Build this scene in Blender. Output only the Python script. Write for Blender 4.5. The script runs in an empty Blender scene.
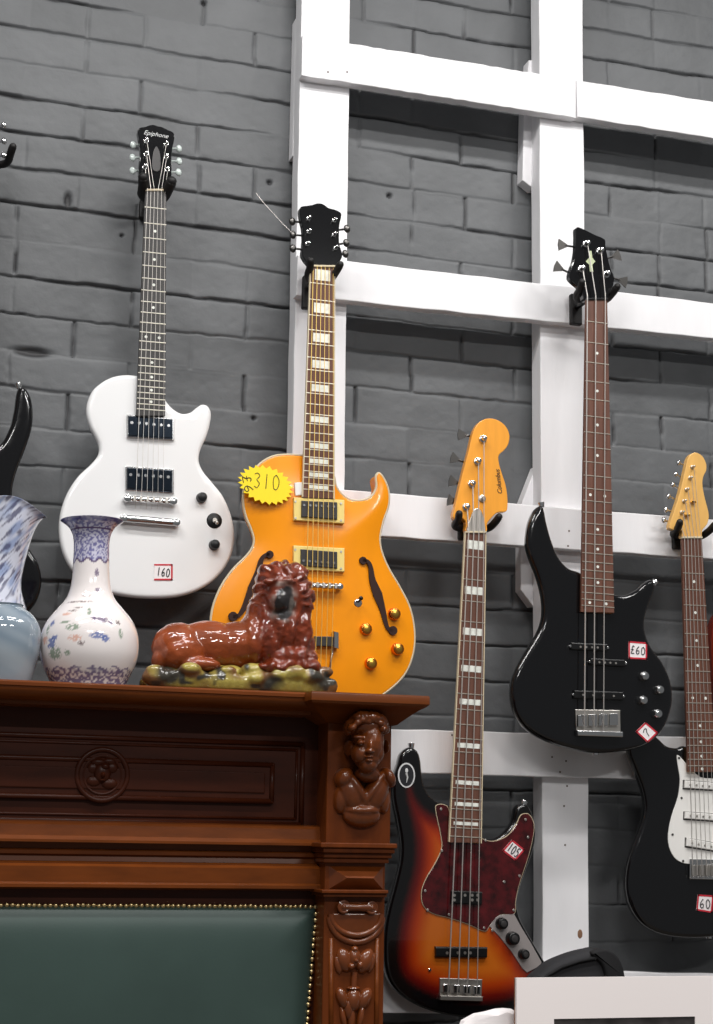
import bpy, bmesh, math, random
import numpy as np
from mathutils import Vector, Matrix
from mathutils.geometry import delaunay_2d_cdt

random.seed(7)
RNG = np.random.default_rng(7)
SC = bpy.context.scene
COL = SC.collection
PI = math.pi

# ------------------------------------------------------------------ camera
F_PX = 1600.0
YAW, PITCH, ROLL = 0.298, 0.200, 0.017
CAM = Vector((0, -3.069, 1.0))
FW = Vector((math.sin(YAW)*math.cos(PITCH), math.cos(YAW)*math.cos(PITCH), math.sin(PITCH)))
_r = Vector((math.cos(YAW), -math.sin(YAW), 0)); _u = _r.cross(FW)
RT = math.cos(ROLL)*_r + math.sin(ROLL)*_u
UP = -math.sin(ROLL)*_r + math.cos(ROLL)*_u
cd = bpy.data.cameras.new('camera'); cam = bpy.data.objects.new('camera', cd); COL.objects.link(cam)
cd.sensor_width = 36; cd.sensor_fit = 'AUTO'; cd.lens = F_PX*36/1024
cd.clip_start = 0.05
cam.matrix_world = Matrix(((RT.x, UP.x, -FW.x, CAM.x), (RT.y, UP.y, -FW.y, CAM.y), (RT.z, UP.z, -FW.z, CAM.z), (0, 0, 0, 1)))
SC.camera = cam

def U(px, py, y):
    """the point of the vertical plane at distance -y from the brick wall that was measured at this place of the photograph"""
    d = FW*F_PX + RT*(px-356.5) - UP*(py-512.0)
    t = (y-CAM.y)/d.y
    return CAM + d*t
def U2(px, py, y):
    p = U(px, py, y); return (p.x, p.z)
def T(ox, oy, s, pts):
    return [(ox+a/s, oy+b/s) for a, b in pts]
def P2(pts, y):
    return [U2(a, b, y) for a, b in pts]

# ------------------------------------------------------------------ materials
def lin(c):
    return tuple((v/12.92 if v <= .04045 else ((v+.055)/1.055)**2.4) for v in [x/255 for x in c])
def mat(name, rgb, rough=.5, metal=0, coat=0, attr=None, noise=None, bump=None, spec=.5, trans=0, ior=1.45, coat_rough=.05):
    m = bpy.data.materials.new(name); m.use_nodes = True
    nt = m.node_tree; b = nt.nodes['Principled BSDF']
    c = lin(rgb)
    b.inputs['Base Color'].default_value = (*c, 1)
    b.inputs['Roughness'].default_value = rough
    b.inputs['Metallic'].default_value = metal
    b.inputs['Coat Weight'].default_value = coat
    b.inputs['Coat Roughness'].default_value = coat_rough
    b.inputs['Specular IOR Level'].default_value = spec
    b.inputs['Transmission Weight'].default_value = trans
    b.inputs['IOR'].default_value = ior
    col = None
    if attr:
        a = nt.nodes.new('ShaderNodeAttribute'); a.attribute_name = attr; col = a.outputs['Color']
    if noise or bump:
        tc = nt.nodes.new('ShaderNodeTexCoord')
    if noise:   # (scale xyz, amount, detail)
        sc3, amt, det = noise
        mp = nt.nodes.new('ShaderNodeMapping'); mp.inputs['Scale'].default_value = sc3
        nt.links.new(tc.outputs['Object'], mp.inputs['Vector'])
        n = nt.nodes.new('ShaderNodeTexNoise'); n.inputs['Scale'].default_value = 1; n.inputs['Detail'].default_value = det
        nt.links.new(mp.outputs['Vector'], n.inputs['Vector'])
        mr = nt.nodes.new('ShaderNodeMapRange'); mr.inputs['From Min'].default_value = .3; mr.inputs['From Max'].default_value = .7
        mr.inputs['To Min'].default_value = 1-amt; mr.inputs['To Max'].default_value = 1+amt
        nt.links.new(n.outputs['Fac'], mr.inputs['Value'])
        mx = nt.nodes.new('ShaderNodeMix'); mx.data_type = 'RGBA'; mx.blend_type = 'MULTIPLY'; mx.inputs['Factor'].default_value = 1
        if col: nt.links.new(col, mx.inputs['A'])
        else: mx.inputs['A'].default_value = (*c, 1)
        nt.links.new(mr.outputs['Result'], mx.inputs['B'])
        col = mx.outputs['Result']
    if col: nt.links.new(col, b.inputs['Base Color'])
    if bump:    # (scale xyz, strength, distance)
        sc3, st, di = bump
        mp = nt.nodes.new('ShaderNodeMapping'); mp.inputs['Scale'].default_value = sc3
        nt.links.new(tc.outputs['Object'], mp.inputs['Vector'])
        n = nt.nodes.new('ShaderNodeTexNoise'); n.inputs['Scale'].default_value = 1; n.inputs['Detail'].default_value = 4
        nt.links.new(mp.outputs['Vector'], n.inputs['Vector'])
        bp = nt.nodes.new('ShaderNodeBump'); bp.inputs['Strength'].default_value = st; bp.inputs['Distance'].default_value = di
        nt.links.new(n.outputs['Fac'], bp.inputs['Height']); nt.links.new(bp.outputs['Normal'], b.inputs['Normal'])
    return m

M = {}
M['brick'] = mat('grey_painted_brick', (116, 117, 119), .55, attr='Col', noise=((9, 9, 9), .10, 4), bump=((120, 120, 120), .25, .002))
M['board'] = mat('white_painted_timber', (236, 235, 237), .5, noise=((14, 14, 3), .05, 3), bump=((90, 90, 14), .35, .002))
M['rust'] = mat('rusty_nail', (96, 82, 74), .6)
M['knot'] = mat('timber_knot', (130, 96, 72), .6)
M['dark_chrome'] = mat('dull_chrome', (92, 90, 88), .3, metal=1)
M['pearloid'] = mat('pearloid_key', (190, 200, 196), .2, coat=.5)
M['dark_mirror'] = mat('dark_chrome_cover', (62, 72, 84), .12, metal=1)
M['floor'] = mat('shop_floor', (95, 88, 80), .6, noise=((3, 3, 3), .15, 3))
M['white_lacquer'] = mat('white_lacquer', (238, 238, 238), .16, coat=.6)
M['amber'] = mat('amber_lacquer', (242, 148, 2), .25, coat=.35, noise=((9, 30, 5), .10, 3))
M['black_lacquer'] = mat('black_lacquer', (12, 12, 14), .10, coat=.5)
M['burst'] = mat('sunburst_lacquer', (150, 80, 20), .16, coat=.5, attr='Col')
M['cream'] = mat('cream_plastic', (240, 214, 130), .4)
M['binding'] = mat('cream_binding', (205, 190, 160), .4)
M['black_plastic'] = mat('black_plastic', (16, 16, 17), .3)
M['black_rubber'] = mat('black_rubber', (20, 18, 18), .55)
M['grey_plastic'] = mat('dark_grey_plastic', (52, 50, 50), .35)
M['chrome'] = mat('chrome', (215, 215, 215), .16, metal=1)
M['satin'] = mat('satin_metal', (200, 195, 188), .35, metal=1)
M['plate'] = mat('brushed_plate', (178, 170, 168), .35, metal=.5)
M['string'] = mat('string_wire', (205, 200, 195), .35, metal=.7)
M['string_bronze'] = mat('string_bronze_wire', (235, 200, 110), .4, metal=.5)
M['fret'] = mat('fret_wire', (225, 220, 205), .3, metal=.8)
M['rosewood'] = mat('rosewood', (98, 62, 48), .5, noise=((150, 150, 12), .22, 3))
M['ebony'] = mat('dark_fretboard', (52, 50, 49), .42, noise=((150, 150, 12), .15, 3))
M['maple'] = mat('honey_maple', (238, 160, 52), .28, coat=.4, noise=((60, 60, 9), .07, 3))
M['pale_maple'] = mat('pale_maple', (228, 178, 100), .35, coat=.2, noise=((60, 60, 9), .06, 3))
M['neck_wood'] = mat('neck_wood', (150, 95, 50), .35)
M['pearl'] = mat('pearl_inlay', (228, 230, 222), .25, noise=((90, 90, 90), .12, 2))
M['copper_knob'] = mat('copper_gold', (225, 140, 60), .2, metal=1)
M['gold'] = mat('gold', (230, 180, 80), .25, metal=1)
M['tortoise'] = mat('tortoiseshell', (66, 10, 14), .14, coat=.5, noise=((45, 45, 45), .75, 4))
M['white_plastic'] = mat('white_plastic', (236, 234, 230), .3)
M['paper'] = mat('paper_white', (240, 234, 234), .6)
M['red'] = mat('red_ink', (196, 40, 56), .5)
M['ink'] = mat('black_ink', (22, 22, 28), .5)
M['starpaper'] = mat('fluorescent_yellow_card', (255, 226, 20), .35, coat=.3)
M['glyph'] = mat('silver_print', (205, 205, 205), .4)
M['paleglyph'] = mat('pale_green_print', (190, 200, 160), .4)
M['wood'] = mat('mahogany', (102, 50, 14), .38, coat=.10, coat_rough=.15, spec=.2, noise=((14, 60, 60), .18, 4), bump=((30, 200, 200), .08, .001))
M['carved'] = mat('polished_carved_mahogany', (104, 50, 16), .3, coat=.6, coat_rough=.12, spec=.4, noise=((40, 40, 40), .15, 3))
M['wood_v'] = mat('mahogany_upright', (98, 46, 14), .38, coat=.10, coat_rough=.15, spec=.2, noise=((60, 60, 10), .18, 4), bump=((200, 200, 20), .08, .001))
M['wood_dark'] = mat('dark_shaded_mahogany', (60, 25, 11), .38, coat=.06, coat_rough=.2, spec=.2, noise=((14, 60, 60), .18, 4))  # mahogany darkened to carry the shelf's shade on the frieze
M['leather'] = mat('green_leather', (56, 74, 69), .42, noise=((6, 6, 6), .12, 3), bump=((260, 260, 260), .10, .0008))
M['brass'] = mat('brass', (214, 190, 140), .3, metal=1)
M['porcelain'] = mat('painted_porcelain', (232, 226, 224), .12, coat=.5, attr='Col')
M['swirl'] = mat('swirled_glass', (190, 200, 225), .07, coat=.8, attr='Col')
M['bluegrey'] = mat('blue_grey_glass', (140, 155, 165), .08, coat=.8, attr='Col')
M['glaze'] = mat('brown_glaze', (150, 60, 30), .45, coat=1, spec=.2, attr='Col', bump=((160, 160, 160), .35, .0018), coat_rough=.03)
M['print'] = mat('dark_photo_print', (58, 54, 54), .4, noise=((30, 8, 60), .5, 4))
M['frame'] = mat('white_frame', (252, 244, 242), .45)
M['fabric'] = mat('black_fabric', (20, 20, 22), .85, bump=((400, 400, 400), .3, .001))
M['fabric_grey'] = mat('charcoal_fabric', (38, 38, 41), .8, bump=((400, 400, 400), .3, .001))
M['redbody'] = mat('red_lacquer', (120, 34, 16), .2, coat=.5)
M['hole'] = mat('dark_opening', (44, 16, 6), .7)

# ------------------------------------------------------------------ object helpers
ORG = [Vector((0, 0, 0))]
def tag(o, label=None, cat=None, group=None, kind=None):
    if label: o['label'] = label
    if cat: o['category'] = cat
    if group: o['group'] = group
    if kind: o['kind'] = kind
    return o
def thing(name, loc, label, cat, group=None):
    o = bpy.data.objects.new(name, None); COL.objects.link(o); o.location = loc
    o.empty_display_size = .05
    ORG[0] = Vector(loc)
    return tag(o, label, cat, group)
def obj(name, bm, m, parent=None, smooth=False, label=None, mods=None):
    """links a bmesh (world coordinates) as one mesh object under its thing or part"""
    me = bm if isinstance(bm, bpy.types.Mesh) else None
    if me is None:
        me = bpy.data.meshes.new(name)
        bmesh.ops.recalc_face_normals(bm, faces=bm.faces)
        bm.to_mesh(me); bm.free()
    if smooth is True:
        for p in me.polygons: p.use_smooth = True
    o = bpy.data.objects.new(name, me); COL.objects.link(o)
    if m: me.materials.append(m)
    if parent:
        me.transform(Matrix.Translation(-ORG[0]))
        o.parent = parent
    if isinstance(smooth, (int, float)) and smooth is not True and smooth:
        me.set_sharp_from_angle(angle=math.radians(smooth)) if hasattr(me, 'set_sharp_from_angle') else None
        for p in me.polygons: p.use_smooth = True
    if label: o['label'] = label
    return o
def recenter(o):
    """moves a top-level mesh's origin to the middle of its foot"""
    me = o.data
    xs = [v.co for v in me.vertices]
    c = Vector((sum(v.x for v in xs)/len(xs), sum(v.y for v in xs)/len(xs), min(v.z for v in xs)))
    me.transform(Matrix.Translation(-c)); o.location = c
    return o
def BM(): return bmesh.new()
def add_box(bm, x0, x1, y0, y1, z0, z1, bev=0):
    r = bmesh.ops.create_cube(bm, size=1)
    vs = r['verts']
    bmesh.ops.scale(bm, vec=(abs(x1-x0), abs(y1-y0), abs(z1-z0)), verts=vs)
    bmesh.ops.translate(bm, vec=((x0+x1)/2, (y0+y1)/2, (z0+z1)/2), verts=vs)
    if bev:
        es = list({e for v in vs for e in v.link_edges})
        bmesh.ops.bevel(bm, geom=es, offset=bev, segments=2, profile=.5, affect='EDGES')
def add_poly_prism(bm, pts, y0, y1, bev=0, seg=2):
    """polygon (x,z) extruded from y0 (front) to y1 (back), front edge rounded by bev"""
    n = len(pts); rings = []
    if bev:
        nm = normals2(pts)
        for k in range(seg+1):
            a = k/seg*PI/2
            ins = bev*(1-math.sin(a)); dep = bev*(1-math.cos(a))
            rings.append([(p[0]-q[0]*ins, y0+dep, p[1]-q[1]*ins) for p, q in zip(pts, nm)])
    else:
        rings.append([(p[0], y0, p[1]) for p in pts])
    rings.append([(p[0], y1, p[1]) for p in pts])
    V = [[bm.verts.new(c) for c in r] for r in rings]
    for a, b in zip(V[:-1], V[1:]):
        for i in range(n):
            bm.faces.new((a[i], a[(i+1) % n], b[(i+1) % n], b[i]))
    bm.faces.new(V[0]); bm.faces.new(V[-1][::-1])
def area2(pts):
    return sum(a[0]*b[1]-b[0]*a[1] for a, b in zip(pts, pts[1:]+pts[:1]))/2
def normals2(pts):
    n = len(pts); s = 1 if area2(pts) > 0 else -1; out = []
    for i in range(n):
        a, b = pts[i-1], pts[(i+1) % n]
        dx, dz = b[0]-a[0], b[1]-a[1]; l = math.hypot(dx, dz) or 1
        out.append((s*dz/l, -s*dx/l))
    return out
def resample(pts, step):
    P = [Vector(p) for p in pts]; out = []
    n = len(P)
    for i in range(n):
        a, b = P[i], P[(i+1) % n]; L = (b-a).length; k = max(1, round(L/step))
        for j in range(k): out.append(tuple(a.lerp(b, j/k)))
    return out
def smooth_closed(pts, sub=6):
    """Catmull-Rom (centripetal-ish) through a closed list of points"""
    P = [Vector(p) for p in pts]; n = len(P); out = []
    for i in range(n):
        p0, p1, p2, p3 = P[i-1], P[i], P[(i+1) % n], P[(i+2) % n]
        d = (p2-p1).length
        m1 = (p2-p0)*(d/max(1e-9, (p2-p1).length+(p1-p0).length)); m2 = (p3-p1)*(d/max(1e-9, (p3-p2).length+(p2-p1).length))
        for k in range(sub):
            t = k/sub; t2, t3 = t*t, t*t*t
            out.append(tuple(p1*(2*t3-3*t2+1)+m1*(t3-2*t2+t)+p2*(-2*t3+3*t2)+m2*(t3-t2)))
    return out
def smooth_open(pts, sub=6):
    P = [Vector(p) for p in pts]; n = len(P); out = []
    for i in range(n-1):
        p1, p2 = P[i], P[i+1]
        p0 = P[i-1] if i else p1; p3 = P[i+2] if i+2 < n else p2
        for k in range(sub):
            t = k/sub; t2, t3 = t*t, t*t*t
            out.append(p1*(2*t3-3*t2+1)+(p2-p0)*.5*(t3-2*t2+t)+p2*(-2*t3+3*t2)+(p3-p1)*.5*(t3-t2))
    out.append(P[-1]); return out
def add_cyl(bm, c, axis, r, h, seg=20, r2=None, bev=0):
    """cylinder from c along axis over h"""
    axis = Vector(axis).normalized()
    q = Vector((0, 0, 1)).rotation_difference(axis).to_matrix().to_4x4()
    res = bmesh.ops.create_cone(bm, cap_ends=True, cap_tris=False, segments=seg, radius1=r, radius2=r if r2 is None else r2, depth=h)
    vs = res['verts']
    bmesh.ops.transform(bm, matrix=Matrix.Translation(Vector(c)+axis*h/2) @ q, verts=vs)
    if bev:
        top = Vector(c)+axis*h
        es = [e for e in {e for v in vs for e in v.link_edges} if all(abs((v.co-top).dot(axis)) < 1e-6 for v in e.verts)]
        bmesh.ops.bevel(bm, geom=es, offset=bev, segments=2, profile=.5, affect='EDGES')
def add_ball(bm, c, rx, ry=None, rz=None, sub=2, rot=None):
    ry = rx if ry is None else ry; rz = rx if rz is None else rz
    r = bmesh.ops.create_icosphere(bm, subdivisions=sub, radius=1)
    m = Matrix.Translation(Vector(c))
    if rot: m = m @ Matrix.Rotation(rot[0], 4, rot[1])
    m = m @ Matrix.Diagonal((rx, ry, rz, 1))
    bmesh.ops.transform(bm, matrix=m, verts=r['verts'])
def add_tube(bm, pts, r, seg=8, closed=False):
    P = [Vector(p) for p in pts]; n = len(P)
    R = r if isinstance(r, (list, tuple)) else [r]*n
    rings = []; ref = None
    for i in range(n):
        a = P[i-1] if (i or closed) else P[i]; b = P[(i+1) % n] if (i+1 < n or closed) else P[i]
        t = (b-a).normalized()
        if ref is None:
            ref = Vector((0, 1, 0)) if abs(t.y) < .9 else Vector((0, 0, 1))
        u = t.cross(ref)
        if u.length < 1e-6: u = t.orthogonal()
        u.normalize(); w = u.cross(t).normalized(); ref = w
        rings.append([bm.verts.new(P[i]+(u*math.cos(k*2*PI/seg)+w*math.sin(k*2*PI/seg))*R[i]) for k in range(seg)])
    pr = list(zip(rings[:-1], rings[1:]))
    if closed: pr.append((rings[-1], rings[0]))
    for a, b in pr:
        for k in range(seg):
            bm.faces.new((a[k], a[(k+1) % seg], b[(k+1) % seg], b[k]))
    if not closed:
        bm.faces.new(rings[0][::-1]); bm.faces.new(rings[-1])
def add_loft(bm, rings, cap=True):
    V = [[bm.verts.new(c) for c in r] for r in rings]; n = len(V[0])
    for a, b in zip(V[:-1], V[1:]):
        for i in range(n):
            bm.faces.new((a[i], a[(i+1) % n], b[(i+1) % n], b[i]))
    if cap: bm.faces.new(V[0][::-1]); bm.faces.new(V[-1])
def add_profile_x(bm, prof, x0, x1):
    """(y,z) profile run along x"""
    add_loft(bm, [[(x0, y, z) for y, z in prof], [(x1, y, z) for y, z in prof]])
def quad_pts(ox, oy, s, q, y):
    return [U2(ox+a/s, oy+b/s, y) for a, b in q]
def quad(name, ox, oy, s, q, y, h, m, parent, bev=.001, back=.001, label=None):
    """a block standing h proud of plane y whose front corners are given in a crop's pixels"""
    bm = BM(); add_poly_prism(bm, quad_pts(ox, oy, s, q, y), y-h, y+back, bev)
    return obj(name, bm, m, parent, label=label)
def rect(x0, y0, x1, y1): return [(x0, y0), (x1, y0), (x1, y1), (x0, y1)]

# --------------------------------------------------------- writing
DIG = {
 '0': [[(.5, 1), (.2, .8), (.15, .4), (.3, .05), (.6, .02), (.85, .3), (.85, .7), (.5, 1)]],
 '1': [[(.5, 1), (.45, 0)]],
 '3': [[(.15, .9), (.5, 1), (.8, .8), (.45, .55), (.8, .3), (.5, 0), (.15, .1)]],
 '5': [[(.85, 1), (.3, 1), (.25, .6), (.6, .62), (.85, .35), (.55, 0), (.15, .08)]],
 '6': [[(.7, 1), (.3, .65), (.15, .25), (.45, 0), (.8, .2), (.65, .48), (.25, .35)]],
 '7': [[(.1, .75), (.5, .95), (.8, .8), (.5, .45), (.45, 0)]],
 '£': [[(.85, .85), (.6, 1), (.4, .8), (.45, .4), (.2, .02), (.9, .05)], [(.15, .5), (.75, .5)]],
}
def scribble(name, text, c, w, h, ang, y, r, m, parent):
    """handwriting as thin strokes on plane y, centred at c (x,z)"""
    bm = BM(); n = len(text); cw = w/n; ca, sa = math.cos(ang), math.sin(ang)
    for i, ch in enumerate(text):
        for st in DIG[ch]:
            pts = []
            for a, b in smooth_open([(p[0], p[1]) for p in st], 4):
                lx = -w/2+cw*(i+.08+a*.84); lz = (b-.5)*h
                pts.append((c[0]+lx*ca-lz*sa, y, c[1]+lx*sa+lz*ca))
            add_tube(bm, pts, r, 6)
    return obj(name, bm, m, parent)
def letters(name, text, c, size, ang, y, m, parent, shear=.25, depth=.0004, squash=1):
    cu = bpy.data.curves.new(name, 'FONT'); cu.body = text; cu.size = size; cu.shear = shear
    cu.align_x = 'CENTER'; cu.align_y = 'CENTER'; cu.extrude = depth
    t = bpy.data.objects.new(name, cu); COL.objects.link(t)
    dg = bpy.context.evaluated_depsgraph_get(); dg.update()
    me = bpy.data.meshes.new_from_object(t.evaluated_get(dg))
    bpy.data.objects.remove(t); bpy.data.curves.remove(cu)
    me.name = name
    ca, sa = math.cos(ang), math.sin(ang)
    for v in me.vertices:
        a, b, d = v.co; a *= squash
        v.co = (c[0]+a*ca-b*sa, y-d, c[1]+a*sa+b*ca)
    return obj(name, me, m, parent)
def sticker(parent, quadpx, y, text, ang, tw=.8, th=.55, sides=(0, 1, 2, 3), r=.0009):
    """white sticker with a red printed edge and a handwritten price"""
    q = P2(quadpx, y-.0008)
    bm = BM(); add_poly_prism(bm, q, y-.0008, y+.0004)
    s = obj('price_sticker', bm, M['paper'], parent)
    bm = BM()
    for i in sides:
        a, b = Vector(q[i]), Vector(q[(i+1) % 4]); d = (b-a).normalized(); nrm = Vector((-d.y, d.x))
        cen = (Vector(q[0])+Vector(q[2]))/2
        if (cen-a).dot(nrm) < 0: nrm = -nrm
        w = .0032
        add_poly_prism(bm, [tuple(a), tuple(b), tuple(b+nrm*w), tuple(a+nrm*w)], y-.0012, y-.0006)
    obj('printed_border', bm, M['red'], s)
    c = (Vector(q[0])+Vector(q[2]))/2
    w = (Vector(q[1])-Vector(q[0])).length; h = (Vector(q[2])-Vector(q[1])).length
    scribble('handwritten_price', text, c, w*tw, h*th, ang, y-.0012, r, M['ink'], s)
    return s

# --------------------------------------------------------- guitar pieces
def dist_to(outline, P):
    A = np.array(outline); B = np.roll(A, -1, 0); P = np.asarray(P)
    out = np.full(len(P), 1e9)
    for a, b in zip(A, B):
        d = b-a; L = (d@d) or 1e-12
        t = np.clip(((P-a)@d)/L, 0, 1)
        out = np.minimum(out, np.hypot(*(P-(a+t[:, None]*d)).T))
    return out
def body_mesh(name, outline, yF, thick, bev, m, parent, dome=None, color=None, grid=.009, label=None, back_bev=None):
    """solid guitar body: rounded edge rings plus a finely divided face; dome(d) raises the face, color(d,x,z) paints it"""
    if area2(outline) < 0: outline = outline[::-1]
    n = len(outline); nm = normals2(outline)
    verts, faces, dvals = [], [], []
    bb = back_bev or bev
    levels = []
    K = 5
    for k in range(K+1):                                    # back edge
        a = k/K*PI/2; levels.append((bb*(1-math.sin(a)), yF+thick-bb+bb*math.cos(a)))
    for k in range(K+1):                                    # front edge
        a = k/K*PI/2; levels.append((bev*(1-math.cos(a)), yF+bev-bev*math.sin(a)))
    O_ = np.array(outline); N_ = np.array(nm)
    cap = np.full(n, bb)
    for t in np.linspace(bb, .001, 24):                     # narrow horns take less rounding
        bad = dist_to(outline, O_-N_*t) < t*.93
        cap = np.where(bad & (cap >= t), t*.9, cap)
    for _ in range(6):
        cap = np.minimum(cap, (np.roll(cap, 1)+np.roll(cap, -1)+cap)/3)
    for ins0, y in levels:
        for p, q, cp in zip(outline, nm, cap):
            ins = ins0*min(1, cp/(bb if y > yF+thick/2 else bev))
            verts.append((p[0]-q[0]*ins, y, p[1]-q[1]*ins)); dvals.append(ins if y < yF+thick/2 else 0)
    L = len(levels)
    for l in range(L-1):
        for i in range(n):
            j = (i+1) % n
            faces.append((l*n+i, l*n+j, (l+1)*n+j, (l+1)*n+i))
    bk = [Vector((verts[i][0], verts[i][2])) for i in range(n)]
    rb = delaunay_2d_cdt(bk, [], [list(range(n))], 1, 1e-7)
    mb = {vi: o[0] for vi, o in enumerate(rb[3]) if o}
    for vi in range(len(rb[0])):
        if vi not in mb: mb[vi] = len(verts); verts.append((rb[0][vi].x, yF+thick, rb[0][vi].y)); dvals.append(None)
    for f in rb[2]: faces.append(tuple(mb[v] for v in f)[::-1])
    base = (L-1)*n
    inner = [(verts[base+i][0], verts[base+i][2]) for i in range(n)]
    xs = [p[0] for p in inner]; zs = [p[1] for p in inner]
    gx, gz = np.meshgrid(np.arange(min(xs), max(xs), grid), np.arange(min(zs), max(zs), grid))
    gx[1::2] += grid/2
    G = np.stack([gx.ravel(), gz.ravel()], 1)
    A = np.array(inner); B = np.roll(A, -1, 0)
    ins = np.zeros(len(G), bool)
    for a, b in zip(A, B):
        c = (a[1] > G[:, 1]) != (b[1] > G[:, 1])
        with np.errstate(divide='ignore', invalid='ignore'):
            xi = (b[0]-a[0])*(G[:, 1]-a[1])/(b[1]-a[1])+a[0]
        ins ^= c & (G[:, 0] < xi)
    G = G[ins]; dG = dist_to(inner, G); G = G[dG > grid*.45]
    pts = [Vector(p) for p in inner]+[Vector((float(a), float(b))) for a, b in G]
    res = delaunay_2d_cdt(pts, [], [list(range(n))], 1, 1e-6)
    mp = {}
    for vi, orig in enumerate(res[3]):
        src = [o for o in orig if o < n]
        if src: mp[vi] = base+src[0]
        else:
            mp[vi] = len(verts); verts.append((res[0][vi].x, yF, res[0][vi].y)); dvals.append(None)
    for f in res[2]: faces.append(tuple(mp[v] for v in f))
    V = np.array(verts)
    D = dist_to(outline, V[:, [0, 2]])
    if dome:
        for i in range(base, len(V)):
            if V[i, 1] < yF+.002: V[i, 1] -= dome(D[i])-dome(bev)
    me = bpy.data.meshes.new(name); me.from_pydata([tuple(v) for v in V], [], faces); me.update()
    bm = BM(); bm.from_mesh(me); bmesh.ops.recalc_face_normals(bm, faces=bm.faces); bm.to_mesh(me); bm.free()
    if color:
        ca = me.color_attributes.new('Col', 'FLOAT_COLOR', 'POINT')
        for i in range(len(V)):
            side = V[i, 1] > yF+bev*1.02
            ca.data[i].color = (*color(0 if side else D[i], V[i, 0], V[i, 2]), 1)
    for p in me.polygons: p.use_smooth = True
    o = obj(name, me, m, parent, label=label)
    return o

def tuner_post(parent, c, yH, m, r=.0048, h=.013):
    bm = BM(); add_cyl(bm, (c[0], yH+.002, c[1]), (0, -1, 0), r, .005, 16, bev=.001)
    add_cyl(bm, (c[0], yH-.002, c[1]), (0, -1, 0), r*.62, h, 14, bev=.001)
    return obj('tuner_post', bm, m, parent, smooth=40)
def tuner_key(parent, root, tip, y, m, w=.010, t=.005, style='oval'):
    """tuning machine: worm box behind the head, stem and button"""
    a = Vector((root[0], y, root[1])); b = Vector((tip[0], y, tip[1])); d = (b-a).normalized()
    bm = BM(); add_tube(bm, [a-d*.012, b-d*w*.5], .0022, 8)
    add_cyl(bm, a-d*.014, d, .0045, .009, 12)
    q = Vector((0, 0, 1)).rotation_difference(d).to_matrix().to_4x4()
    if style == 'oval':
        r = bmesh.ops.create_icosphere(bm, subdivisions=2, radius=1)
        bmesh.ops.transform(bm, matrix=Matrix.Translation(b) @ q @ Matrix.Diagonal((w*.9, t*.6, w*.7, 1)), verts=r['verts'])
    else:                                                   # flared paddle of a bass key
        side = Vector((d.z, 0, -d.x))
        prof = [b-d*w*.8+side*w*.18, b+d*w*.6+side*w*.95, b+d*w*.75, b+d*w*.6-side*w*.95, b-d*w*.8-side*w*.18]
        add_loft(bm, [[tuple(p+Vector((0, -t/2, 0))) for p in prof], [tuple(p+Vector((0, t/2, 0))) for p in prof]])
        bmesh.ops.bevel(bm, geom=[e for e in bm.edges if e.calc_length() > .004 and len(e.link_faces) == 2 and e.calc_face_angle(0) > .9], offset=.0008, segments=2, affect='EDGES')
    return obj('tuner_key', bm, m, parent, smooth=40)

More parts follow.
